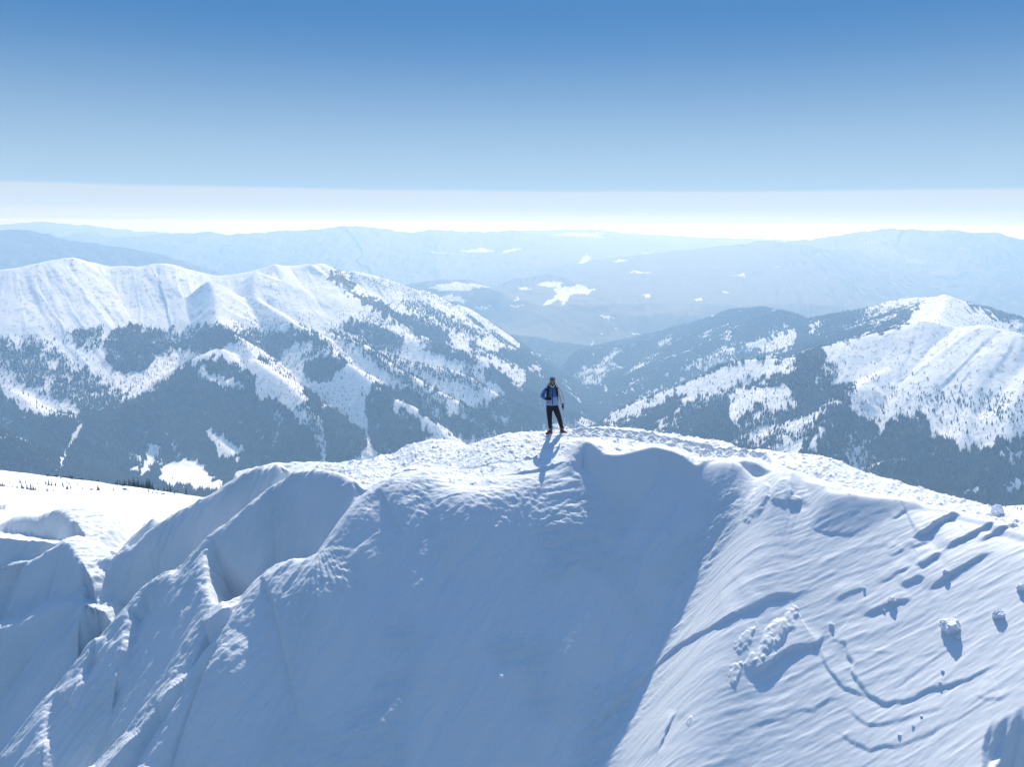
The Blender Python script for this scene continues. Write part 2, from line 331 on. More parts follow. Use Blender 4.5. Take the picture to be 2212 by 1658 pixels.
def hit(u, v):
    """where the ray through a point of the traced picture meets the smooth ridge."""
    u = np.atleast_1d(np.asarray(u, float)); v = np.atleast_1d(np.asarray(v, float)); d = ray(u, v)
    Y = np.arange(11, 34, 0.05)
    x = d[:, :1] * Y; y = np.repeat(Y[None], len(u), 0); z = near_z(x.astype(f32), y.astype(f32))
    below = d[:, 2:3] * Y < z
    j = np.where(below.any(1), below.argmax(1), len(Y) - 1)
    return d * Y[j][:, None]
def c5(p): return [(x * .365, 1052.8 + y * .365) for x, y in p]
def c6(p): return [(498.7 + x * .4486, 914.3 + y * .4486) for x, y in p]
def c7(p): return [(1108 + x * .4317, 942 + y * .4317) for x, y in p]
def c8(p): return [(1606.9 + x * .365, 1052.8 + y * .365) for x, y in p]
HOLLOW = [(c8([(1420,1700),(1412,1600),(1415,1540),(1440,1470),(1500,1405),(1590,1352),(1700,1300)]), .9, .75)]   # shaded scoop at the right
STEPS = [  # traced line, height of the step, run-out of the raised upper side, run-out of the hollow below
  (c7([(300,1620),(400,1500),(500,1390),(600,1290),(700,1180),(820,1080),(950,990),(1050,930),(1180,870),(1300,830)]) + [(1717,1290),(1745,1276),(1770,1262)], .26, .9, .5),
  (c7([(720,1600),(760,1500),(800,1420),(830,1370)]), .22, .4, .3),
  (c8([(0,1165),(60,1140),(150,1080),(230,1020),(300,980),(380,960),(440,950),(490,872)]), .34, .6, .5),
  (c8([(60,1190),(120,1150),(200,1110),(260,1070)]), .14, .3, .2),
  (c8([(975,310),(1030,300),(1100,270),(1160,215),(1230,190),(1300,180)]), .38, .6, .5),
  (c8([(970,380),(1040,350),(1110,325)]), .10, .25, .2),
  (c8([(1170,385),(1240,345),(1330,305),(1420,262),(1510,222)]), .24, .45, .4),
  (c8([(1390,335),(1470,290),(1560,242),(1600,238),(1658,255)]), .22, .4, .3),
  (c8([(1000,492),(1060,470),(1110,435),(1180,395)]), .22, .4, .35),
  (c8([(915,600),(970,585),(1020,560),(1080,545)]), .20, .35, .3),
  (c8([(1070,632),(1120,605),(1200,545),(1270,500),(1340,460),(1420,420),(1500,380)]), .22, .5, .4),
  (c8([(690,772),(760,745),(830,718),(900,700),(950,690),(1010,660)]), .17, .3, .2),
  (c8([(780,585),(850,555),(920,520),(1000,480)]), .09, .25, .2),
  (c8([(535,692),(600,655),(660,628),(730,600)]), .10, .25, .2),
  (c8([(870,205),(910,180),(970,145)]), .10, .2, .2), (c8([(850,430),(900,405),(960,370)]), .08, .2, .2), (c8([(850,380),(910,350)]), .06, .2, .2),
  (c8([(490,872),(520,912),(560,930),(600,942),(606,1010),(640,1050),(632,1110),(660,1160),(690,1205),(730,1252),(780,1280),(830,1302),(900,1284),(1000,1272),(1070,1235),(1140,1215),(1200,1203),(1300,1162),(1400,1122),(1480,1080),(1545,1086)]), .15, .5, .12),
  (c8([(440,965),(490,1090),(540,1150),(590,1212),(700,1240),(745,1258)]), .11, .3, .1),
  (c8([(570,1356),(620,1350),(690,1392),(720,1416),(790,1422),(850,1420),(950,1392),(1050,1350),(1200,1320)]), .075, .35, .1),
  (c8([(500,1432),(560,1482),(640,1530),(700,1560),(740,1577),(820,1562),(900,1550),(1050,1492),(1200,1430),(1320,1362),(1440,1287),(1530,1270),(1590,1212),(1658,1205)]), .085, .4, .1),
  (c8([(0,1455),(120,1412),(240,1392),(340,1342),(410,1342),(500,1272),(600,1276)]), .06, .3, .1),
  (c8([(1360,1262),(1400,1268),(1440,1276)]), .05, .2, .1),
  (c8([(820,1272),(1000,1132),(1200,992),(1400,880)]), .05, .12, .12),
  (c8([(640,1010),(760,1000),(900,990)]), .03, .1, .1), (c8([(1000,1035),(1080,1010),(1170,990)]), .04, .12, .1),
  (c8([(1658,1330),(1590,1350),(1500,1400),(1440,1470),(1415,1540),(1420,1650)])[::-1], .0, 1.6, .6),
  (c8([(245,102),(290,110),(325,106),(350,80)]), .30, .35, .25),
  (c7([(650,640),(690,585),(730,545),(770,510),(800,482),(845,430),(872,395)]), .13, .5, .15),
  (c6([(585,275),(640,280),(690,262),(720,258)]), .16, .3, .2), (c6([(640,405),(665,360),(690,315)]), .07, .2, .15),
  (c6([(418,760),(450,770),(475,757)]), .08, .15, .1), (c6([(420,640),(520,510),(600,400)]), .0, .2, .2),
  (c6([(1375,200),(1300,190),(1200,212),(1100,225),(1000,228)])[::-1], .10, .8, .4),
  (c5([(860,590),(900,605),(960,560),(990,535)]), .08, .2, .1), (c5([(1045,610),(1100,600),(1140,560),(1190,535)]), .08, .25, .1), (c5([(1060,730),(1140,690),(1220,650)]), .06, .3, .1),
  (c5([(510,320),(560,318),(600,322)]), .12, .4, .3), (c5([(660,225),(690,235),(700,215)]), .15, .3, .2),
  (c5([(720,90),(780,105),(850,130)]), .1, .5, .3), (c5([(270,92),(330,95),(400,105)]), .15, .6, .4),
]
MOUNDS = [  # (u, v, height, radius along, radius across, axis angle)
  (1635,1085,.26,.62,.32,55), (1690,1060,.22,.5,.3,50), (1672,1385,.24,.45,.25,45), (1610,1385,.12,.3,.14,45), (1652,1412,.12,.35,.12,45), (1700,1352,.14,.4,.16,45),
  (1590,1455,.12,.2,.12,45), (1560,1500,.12,.2,.12,45), (1545,1462,.12,.22,.1,45), (1620,1440,.10,.22,.1,45), (1640,1425,.12,.25,.12,45), (1505,1515,.10,.14,.09,45), (1488,1560,.07,.1,.07,45), (1530,1478,.09,.18,.08,45),
  (1250,1010,.05,.5,.3,90), (1320,1372,.05,.5,.2,60), (1460,1130,.10,.5,.16,62), (2110,1560,.0,.7,.5,40),
]
RR = np.concatenate([np.arange(2.0, 9, .3), np.arange(9, 32, .022 / QF), 32 * np.exp(np.arange(0, math.log(90 / 32), .006 / QF)), [90.0]])
sA, cA = columns()
NX = (RR[:, None] * sA).astype(f32); NY = (RR[:, None] * cA).astype(f32)
info = {}
NZ = near_z(NX, NY, info)
dE = info['edge']['d'].reshape(NX.shape); dS = info['sky']['d'].reshape(NX.shape)
_n = len(AZ_FINE); _w = int(21 * QF); _s = NZ[:, :_n].astype(np.float64)          # wind has rounded off every crease of the open face
for _p in range(3):
    _c = np.cumsum(np.pad(_s, ((0, 0), (_w + 1, _w)), mode='edge'), axis=1); _s = (_c[:, 2 * _w + 1:] - _c[:, :-2 * _w - 1]) / (2 * _w + 1)
_k = (sstep(.9, 1.9, dE) * sstep(-1.5, 0.0, NX) * (NY < 24))[:, :_n]
NZ[:, :_n] = NZ[:, :_n] * (1 - _k) + _s * _k
act = (NX > -32) & (NX < 26) & (NY > 8) & (NY < 60)
ia = np.nonzero(act.ravel())[0]
x = NX.ravel()[ia]; y = NY.ravel()[ia]; dz = np.zeros(ia.size, f32)
ee = dE.ravel()[ia]; ks = dS.ravel()[ia]
on_top = sstep(0.25, -0.25, ee) * sstep(-6, -2, ks) * sstep(-9.5, -7.5, x + 0 * y)                # the trodden crest
right = sstep(-0.6, 0.8, (x - 2.3) - 0.97 * (y - 16.3)) * sstep(-0.1, 0.5, ee)                    # the lit slope on the right
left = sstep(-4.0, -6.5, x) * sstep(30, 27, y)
face = sstep(0.0, 1.2, ee) * (1 - right) * (1 - left)
aa_ = lambda x, y: (x + y) * .7071
bb_ = lambda x, y: (x - y) * .7071
# steps, cracks and drift rims
for pts, A, up, dn in STEPS:
    if A == 0: continue
    h = hit([p[0] for p in pts], [p[1] for p in pts])
    line = dense(h[:, :2], 5)
    i, d, s, ss, ex = nearest(x, y, line, 2.5)
    tot = np.sqrt((np.diff(line, axis=0) ** 2).sum(1)).sum()
    d = d + 0.022 * perlin(x[i] * 6, y[i] * 6, 3) * s
    ends = sstep(0, .18 * tot + .05, ss) * sstep(0, .18 * tot + .05, tot - ss)
    g = np.where(s < 0, np.maximum(1 - d / (2.4 * up), 0) ** 2, 0) * sstep(-0.02, .05, d) - np.where(s > 0, 0.35 * np.exp(-(d / dn) ** 2), 0)
    dz[i] += .33 * A * ends * g * (0.8 + 0.5 * perlin(ss * 1.7, ss * 0, 5))
for pts, dep, wid in HOLLOW:
    h = hit([p[0] for p in pts], [p[1] for p in pts]); i, d, s, ss, ex = nearest(x, y, dense(h[:, :2], 5), 3)
    dd = d * s + .10 * perlin(aa_(x[i], y[i]) * 1.2, bb_(x[i], y[i]) * 7, 8)
    dz[i] -= dep * sstep(-.05, wid, dd)
for u, v, hgt, ra, rb_, ang in MOUNDS[:6] + MOUNDS[6:14:3] + MOUNDS[14:]:
    if hgt == 0: continue
    c = hit(u, v)[0]; t = math.radians(ang); ddx = x - c[0]; ddy = y - c[1]
    p = (ddx * math.cos(t) + ddy * math.sin(t)) / ra; q = (-ddx * math.sin(t) + ddy * math.cos(t)) / rb_
    na = .25 if ra > .4 else 1.0
    r2 = (p * p + q * q) * np.maximum(1 + na * .9 * perlin(x * 5, y * 5, 9) + na * .6 * perlin(x * 13, y * 13, 10), .35)
    w = np.clip(1 - r2, 0, 1); dz += .34 * hgt * np.minimum(w * 1.6, .9) * (1 + na * .5 * perlin(x * 9, y * 9, 14))
# wind texture
aa = (x + y) * .7071; bb = (x - y) * .7071
wv = fbm(x * .5, y * .5, 2, 31)
_h = hit([1800, 2150], [1340, 1165]); _d = (_h[1] - _h[0])[:2]; _d /= np.linalg.norm(_d)       # the way the wind streaks run
wa = x * f32(_d[0]) + y * f32(_d[1]); wb = x * f32(_d[1]) - y * f32(_d[0])
sas = fbm(wa * .42 + wv * .3, wb * 3.0 + wv * .6, 4, 11)
dz += right * (0.013 * sas + 0.012 * np.maximum(fbm(wa * .9, wb * 9, 3, 12), 0) + 0.005 * fbm(wa * 2.5, wb * 14, 2, 13))
patch = sstep(-.1, .5, fbm(x * .35, y * .5, 3, 41))
dz += face * (0.10 * fbm(x * .4, y * .4, 3, 21) + (.010 + .040 * patch) * fbm(x * 1.3 + .5 * y, y * 4.2 - .3 * x, 4, 22) + .010 * fbm(x * 6, y * 15, 4, 23, gain=.6) + .07 * fbm(aa * .35 + wv * .3, bb * 1.7 + .4 * wv, 4, 24) * (1 - .5 * patch))
lip_zone = sstep(-.2, .2, ee) * sstep(2.4, 1.2, ee) * sstep(-3.5, -2.4, x) * sstep(2.6, 1.6, x)
dz += lip_zone * .022 * fbm(x * 4 + wv, y * 9 + wv, 3, 25)
rub = fbm(x * 2.2, y * 2.2, 3, 51)
clod = np.maximum(fbm(x * 5, y * 5, 4, 52, ridged=False), -0.15)
dz += on_top * sstep(-.6, .6, rub + sstep(.0, -1.4, ee) * .9 - .3) * (.035 * rub + .055 * np.maximum(clod, 0) + .035 * np.maximum(fbm(x * 14, y * 14, 3, 53), 0))
run = fbm(aa * .35 + .3 * wv, bb * 3.2 + .5 * wv, 4, 64, ridged=True)
dz += left * (.035 * run + .018 * fbm(x * 2.2, y * 7, 4, 65) + .05 * fbm(aa * .5 + .4 * wv, bb * 2.4, 4, 61) + .009 * fbm(x * 3.5, y * 3.5, 4, 62) + .06 * fbm(aa * .5 + wv * .5, bb * 1.1, 3, 63))
far_l = sstep(27, 32, y) * sstep(-3, -8, x)
sc = fbm(x * .30 + .25 * wv, y * .12, 4, 71)
dz += far_l * (.34 * sc + .34 * sstep(.0, .08, fbm(x * .22, y * .10 + .3 * wv, 3, 74)) + .06 * fbm(x * 1.6, y * .8, 3, 72))
for k, q in enumerate(np.linspace(0, 1, 34)):              # boot prints along the crest up to where he stands
    c = P(1640 - 400 * q, np.interp(1640 - 400 * q, [1200, 1300, 1420, 1550, 1640], [944, 940, 950, 972, 988]), np.interp(q, [0, 1], [23.0, 24.2]))
    px, py = c[0] + (.16 if k % 2 else -.02), c[1] + (.10 if k % 2 else -.10)
    r2 = ((x - px) / .19) ** 2 + ((y - py) / .13) ** 2
    dz += -.10 * np.exp(-r2 ** 2) + .045 * np.exp(-((np.sqrt(r2) - 1.45) / .35) ** 2)
nz_ = NZ.ravel(); nz_[ia] += dz; NZ = nz_.reshape(NX.shape)
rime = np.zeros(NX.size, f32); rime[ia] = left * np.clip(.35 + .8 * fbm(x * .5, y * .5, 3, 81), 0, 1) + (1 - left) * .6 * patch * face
NR = RR
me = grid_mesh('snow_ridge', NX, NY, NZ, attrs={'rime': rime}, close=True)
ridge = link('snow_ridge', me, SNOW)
tag(ridge, 'wind-carved snow ridge with fluted cornices in the foreground', 'snow ridge', kind='structure')
def near_height(px, py):
    """height of the finished ridge mesh at a point (bilinear)."""
    r = math.hypot(px, py); a = math.atan2(px, py); i = int(np.searchsorted(NR, r)) - 1; j = int(np.searchsorted(AZ_FINE, a)) - 1
    t = (r - NR[i]) / (NR[i + 1] - NR[i]); s = (a - AZ_FINE[j]) / (AZ_FINE[j + 1] - AZ_FINE[j])
    return float((NZ[i, j] * (1 - s) + NZ[i, j + 1] * s) * (1 - t) + (NZ[i + 1, j] * (1 - s) + NZ[i + 1, j + 1] * s) * t)
# ------------------------------------------------------------------ mountains, valley and far hills
def c1(p): return [(x * .3677, 498.7 + y * .3677) for x, y in p]
def c2(p): return [(554 + x * .334, 471 + y * .334) for x, y in p]
def c3(p): return [(1108 + x * .334, 471 + y * .334) for x, y in p]
def c4(p): return [(1634.6 + x * .334, 581.8 + y * .334) for x, y in p]
def cl(p): return [(x * .501, 376.8 + y * .501) for x, y in p]
def cr(p): return [(1108 + x * .499, 376.8 + y * .499) for x, y in p]
def withY(pts, *Ys):
    """spread the given distances evenly along the traced line."""
    pts = np.asarray(pts, float); Y = np.interp(np.linspace(0, 1, len(pts)), np.linspace(0, 1, len(Ys)), Ys)
    return P(pts[:, 0], pts[:, 1], Y)
LEFT = [  # ridges of the left-hand mountain: line, slope in front, slope behind
  (withY([(-700,640),(-400,600),(-150,590),(0,585),(60,575),(110,565),(155,559),(185,563),(230,572),(290,575),(330,570),(375,571),(410,580),(450,592),(490,594),(520,589),(555,580),(594,571),(620,575),(660,571),(690,571)], 2700,2800,3000,3150,3250,3350,3500), .64,.5),
  (withY([(690,571),(720,583),(760,590),(800,603),(850,612),(900,624),(938,637),(971,655),(1005,668),(1038,686),(1072,705),(1102,725),(1130,745),(1163,768),(1200,790),(1240,812)], 3500,3700,4000,4300,4600,4850), .55,.5),
  (withY(c2([(620,345),(760,370),(850,400),(1000,445),(1100,485),(1200,600),(1300,650),(1400,720),(1540,790),(1680,850)]), 3600,3750,3900,4000,4100), .62,.45),
  (withY(c2([(430,330),(560,380),(640,420),(780,500),(900,560),(1050,640),(1120,660),(1250,720),(1390,790),(1500,870),(1650,960)]), 3500,3550,3600,3600,3700), .66,.42),
  (withY(c2([(350,297),(420,350),(490,420),(600,490),(740,590),(860,640),(960,700),(1150,800),(1300,870),(1450,960)]), 3450,3400,3350,3350,3400), .66,.42),
  (withY(c2([(120,297),(220,400),(330,500),(500,580),(650,660),(800,720),(1050,800),(1290,860),(1430,890),(1560,990),(1700,1100)]), 3350,3250,3150,3100,3050), .62,.42),
  (withY(c2([(0,345),(-20,430),(0,520),(180,640),(300,710),(470,740),(600,790),(750,850),(900,900),(1000,930),(1200,980),(1350,1020),(1450,1080),(1590,1160)]), 3250,3050,2950,2900,2850,2800), .64,.42),
  (withY(c2([(560,775),(640,800),(740,850),(860,945),(1000,1020),(1100,1090),(1250,1160),(1400,1250),(1500,1340),(1600,1450)]), 2800,2720,2650,2600,2500), .66,.45),
  (withY(c2([(300,705),(400,780),(460,840),(530,910),(640,970),(730,1050),(870,1160),(1000,1220),(1160,1340),(1300,1480)]), 2850,2650,2550,2450,2350), .66,.45),
  (withY(c1([(1240,300),(1262,400),(1270,500),(1300,570),(1420,650),(1507,740)]) + c2([(0,925),(150,1040),(300,1170),(390,1300),(440,1500),(470,1700)]), 3050,2850,2650,2450,2250,2150), .64,.5),
  (withY(c1([(1290,690),(1200,730),(1090,800),(1010,870),(900,950),(800,1010),(700,1120),(640,1300),(600,1500)]), 2600,2500,2350,2200,2050), .55,.6),
  (withY(c1([(940,200),(900,300),(830,420),(760,520),(720,600),(660,690)]), 3150,2950,2760), .6,.6),
  (withY(c1([(430,165),(380,300),(450,400),(560,470),(640,520)]), 3050,2980,2900), .35,.35),
  (withY(c1([(-300,400),(-100,440),(40,380),(100,500),(190,600),(350,660),(500,760),(640,860),(740,940),(790,1000)]), 2900,2850,2750,2660,2600), .62,.62),
  (withY(c1([(-200,780),(0,900),(100,960),(200,1040),(330,1075),(430,1090),(480,1140)]), 2450,2300,2200,2150), .5,.5),
  (withY(c1([(-900,1000),(-400,1000),(-200,1050),(0,1200),(150,1330),(330,1420)]), 1600,1700,1750,1700), .45,.5),
  (withY(c1([(1100,860),(1200,1100),(1290,1240),(1400,1330),(1480,1400)]), 2400,2250,2100), .5,.5),
]
RIGHT = [
  (withY(c3([(560,820),(700,790),(890,750),(1030,710),(1200,670),(1310,640),(1400,605),(1500,590),(1620,578),(1720,600),(1824,622)]) + c4([(150,270),(260,302),(330,330),(450,302),(600,280),(720,250),(850,205),(980,190),(1100,178),(1170,180),(1230,170),(1290,185),(1400,225),(1550,265),(1728,310),(1950,370),(2500,450)]), 5400,4900,4500,4100,3800,3500,3300,3100,2900,2750), .5,.5),
  (withY(c4([(1230,170),(1210,260),(1150,330),(1110,345)]), 3000,2600,2350), .45,.5),
  (withY(c3([(420,1440),(540,1350),(640,1270),(760,1200),(900,1150),(1000,1110),(1100,1070),(1250,1010),(1350,960),(1500,930),(1700,912)]) + c4([(250,570),(400,510),(600,460),(860,395),(1080,345),(1280,378),(1370,372),(1470,364),(1600,390),(1728,420),(2000,500),(2500,640)]), 3100,2950,2800,2700,2550,2400,2250,2150,2050,1950,1850), .68,.6),
  (withY(c3([(500,1330),(620,1175),(780,1090),(920,1045),(1100,950),(1300,880),(1500,820),(1600,780),(1700,750),(1824,715)]) + c4([(330,400),(500,340),(620,300)]), 3700,3700,3700,3650,3500), .5,.5),
  (withY(c3([(900,1300),(1000,1250),(1100,1180),(1250,1150),(1430,1115),(1600,1085),(1740,1065),(1824,1060)]) + c4([(250,690),(440,700),(640,640),(860,560)]), 2600,2500,2400,2300,2200,2130), .5,.62),
  (withY(c4([(880,640),(760,690),(640,760),(560,850),(480,950),(380,1100),(250,1250)]), 2080,2020,1950,1850,1780), .6,.6),
  (withY(c4([(1240,560),(1180,700),(1120,900),(1050,1040),(950,1200)]), 2000,1900,1800,1720), .6,.6),
  (withY(c4([(1560,470),(1500,560),(1430,760),(1380,950),(1300,1130),(1200,1300)]), 1990,1900,1800,1710,1640), .6,.6),
  (withY(c4([(1900,520),(1780,640),(1700,800),(1650,960),(1600,1150),(1500,1350)]), 1890,1810,1730,1650,1570), .6,.6),
  (withY(c3([(330,1010),(380,900),(520,840),(700,830),(860,800)]), 4700,4700,4700), .4,.4),
]
FAR = [
  (withY(c2([(960,440),(1041,421),(1150,400),(1270,395),(1390,402),(1500,440),(1600,500)]), 7800,7600,7400), .22,.25),
  (withY(c2([(1400,590),(1500,560),(1600,550),(1700,565),(1824,600),(1950,660)]), 5900,5800,5700), .3,.3),
  (withY(c3([(-60,440),(0,400),(100,380),(190,372),(280,375),(380,410),(500,460),(620,520)]), 8600,8400,8200), .24,.26),
  (withY(c3([(500,460),(620,462),(720,425),(820,404),(900,415),(1000,440),(1100,482),(1250,520)]), 9600,9400,9200), .2,.24),
  (withY(c3([(-30,560),(100,560),(200,592),(380,610),(560,642),(660,690)]), 6600,6500,6300), .26,.26),
  (withY(c3([(700,620),(850,560),(1000,540),(1150,543),(1280,600),(1380,650)]), 7200,7000,6800), .22,.24),
  (withY(c3([(1150,520),(1280,490),(1400,480),(1560,505),(1824,500),(2000,520)]), 9600,9300,9000), .15,.2),
  (withY(cl([(-300,225),(0,215),(60,210),(130,207),(250,210),(330,214),(420,222),(500,234),(570,244),(700,252)]), 24000,25000,26000), .12,.2),
  (withY(cl([(-300,245),(0,240),(80,240),(150,244),(250,265),(350,287),(450,302),(560,318),(660,340),(780,372)]), 13000,12500,12000), .16,.2),
  (withY(cl([(330,262),(420,250),(520,272),(600,268),(720,258),(790,252),(850,248),(950,260),(1000,256),(1100,252),(1200,243),(1260,245),(1330,241),(1450,233),(1470,226),(1495,221),(1560,224),(1600,228),(1680,235),(1710,248),(1800,246),(1860,238),(1950,245),(2100,247),(2212,244)]), 19500,20000,20500,21000), .11,.2),
  (withY(cr([(0,244),(150,241),(320,239),(420,246),(500,255),(650,264),(800,272),(1000,280),(1150,284)]), 24000,25000,26000), .08,.2),
  (withY(cr([(1050,290),(1200,289),(1300,284),(1380,272),(1450,264),(1560,248),(1690,232),(1740,240),(1770,246),(1840,242),(1920,242),(2000,250),(2100,260),(2212,284),(2400,310)]), 17000,16500,16000,15500), .13,.2),
  (withY(cr([(900,310),(1050,302),(1200,304),(1400,330),(1600,345)]), 15500,15000), .08,.1),
  (withY(cr([(1250,470),(1330,440),(1440,420),(1600,412),(1800,405),(2000,380),(2212,350)]), 11500,11000,10500), .12,.15),
]
FCR = np.concatenate([90 * np.exp(np.arange(0, math.log(1200 / 90), .012 / QF)), 1200 * np.exp(np.arange(0, math.log(5600 / 1200), .0017 / QF)),
                      5600 * np.exp(np.arange(0, math.log(30000 / 5600), .0030 / QF)), 30000 * np.exp(np.arange(0, math.log(75000 / 30000), .02)), [75000.0]])
fx = (FCR[:, None] * sA).astype(f32); fy = (FCR[:, None] * cA).astype(f32); SH = fx.shape
fx = fx.ravel(); fy = fy.ravel(); rr = np.sqrt(fx * fx + fy * fy)
mid = (rr > 1000) & (rr < 9000)
wx = fx.copy(); wy = fy.copy()
wamp = np.clip(rr / 3000, .0, 3) * 9
wx += wamp * fbm(fx / 260, fy / 260, 3, 101); wy += wamp * fbm(fx / 260, fy / 260, 3, 102)
bigr = 5 * wamp * sstep(6000, 9000, rr)
wx += bigr * fbm(fx / 1500, fy / 1500, 3, 103)
floor = np.interp(fy, [0, 1500, 3000, 5000, 7000], [-600, -680, -820, -950, -1010]).astype(f32)
floor += np.clip(-fx - 500, 0, 2000) * .12 * sstep(5200, 3000, fy) + np.clip(fx - 1300, 0, 2000) * .1 * sstep(5200, 3000, fy)
floor += sstep(5500, 9000, rr) * (70 * fbm(fx / 2600, fy / 2600, 4, 110) + 25 * fbm(fx / 700, fy / 700, 3, 111))
own = near_z  # the ridge we stand on carries on below
base = np.full(fx.size, -2000, f32)
nearm = np.nonzero(rr < 1300)[0]
b_ = cross(fx[nearm], fy[nearm], base[nearm], P(SKYLINE[:, 0], SKYLINE[:, 1], SKYLINE[:, 2]), 0.20, 0.72, .5, .8, k=.1, reach=1400, n=1, width=1.4)
base[nearm] = np.maximum(b_, ledge(fx[nearm], fy[nearm]))
base[nearm] += sstep(95, 130, rr[nearm]) * (.35 * fbm(fx[nearm] / 14, fy[nearm] / 22, 4, 112) + .12 * fbm(fx[nearm] / 3, fy[nearm] / 2, 2, 113))
who = np.zeros(fx.size, np.int8); FZ = base.copy()
def add(z, zi, idx, code, k):
    o = FZ[idx]; who[idx[zi > o]] = code; FZ[idx] = smax(o, zi, k)
add(FZ, floor, np.arange(fx.size), 3, 12.0)
FAR = [(p3 * .82, a_, b_) if p3[0, 1] < 12000 else (p3 * .55, a_ * 1.7, b_ * 1.7) for p3, a_, b_ in FAR]
def massif(ridges, code, k, reach, ribs):
    for n, (p3, sf, sb) in enumerate(ridges):
        line = dense(p3, 4)
        i, d, s, ss, ex = nearest(wx, wy, line, reach)
        sl = np.where(s > 0, sf, sb); r0 = ribs * 1.6
        ph = ss / (ribs * 5.2)
        rib = fbm(ph + .25 * perlin(d / (ribs * 12), ph, 7 + n), d / (ribs * 60), 3, 120 + n)
        z = ex[:, 0] - sl * (np.sqrt(d * d + r0 * r0) - r0) + .6 * ribs * rib * sstep(0, ribs * 9, d)
        if code == 4: z = z - .4 * np.maximum(6100 - rr[i], 0)
        add(FZ, z.astype(f32), i, code, k)
LEFT = [(p3, a_ * (1.28 if 2 <= n <= 9 else 1), b_ * (1.28 if 2 <= n <= 9 else 1)) for n, (p3, a_, b_) in enumerate(LEFT)]
massif(LEFT, 1, 9.0, 1500, 7.5); massif(RIGHT, 2, 9.0, 1500, 7.5); massif(FAR, 4, 60.0, 5000, 9.0)
rough = sstep(1200, 1600, rr) * np.clip(rr / 3000, .4, 4)
FZ += rough * (2.2 * fbm(fx / 70, fy / 70, 4, 130) + 5.0 * fbm(fx / 240, fy / 240, 3, 131))
# ---- where the forest stands (traced on the ground), 0 = open snow, 1 = closed forest
pu, pv = proj(fx, fy, FZ)
jit = 8.0
pu2 = pu + jit * fbm(fx / 40, fy / 40, 3, 140); pv2 = pv + jit * .8 * fbm(fx / 40, fy / 40, 3, 141) + np.where(who == 2, 20, 11) * perlin(fx / 14, fy / 70, 144)
forest = np.zeros(fx.size, f32); scrub = np.zeros(fx.size, f32)
M1 = who == 1; M2 = who == 2; M3 = who == 3; M4 = who == 4
alt = FZ
n1 = fbm(fx / 220, fy / 220, 4, 142); n2 = fbm(fx / 900, fy / 900, 4, 143)
forest[M1] = (np.clip(.32 + .40 * n1, .04, 1) * sstep(-330, -420, alt))[M1]
forest[M2] = (np.clip(.9 + .6 * n1, .3, 1) * sstep(-250, -300, alt))[M2]
forest[M3] = np.where(rr < 6500, .9, 0)[M3]
scrub[M1 | M2] = .55
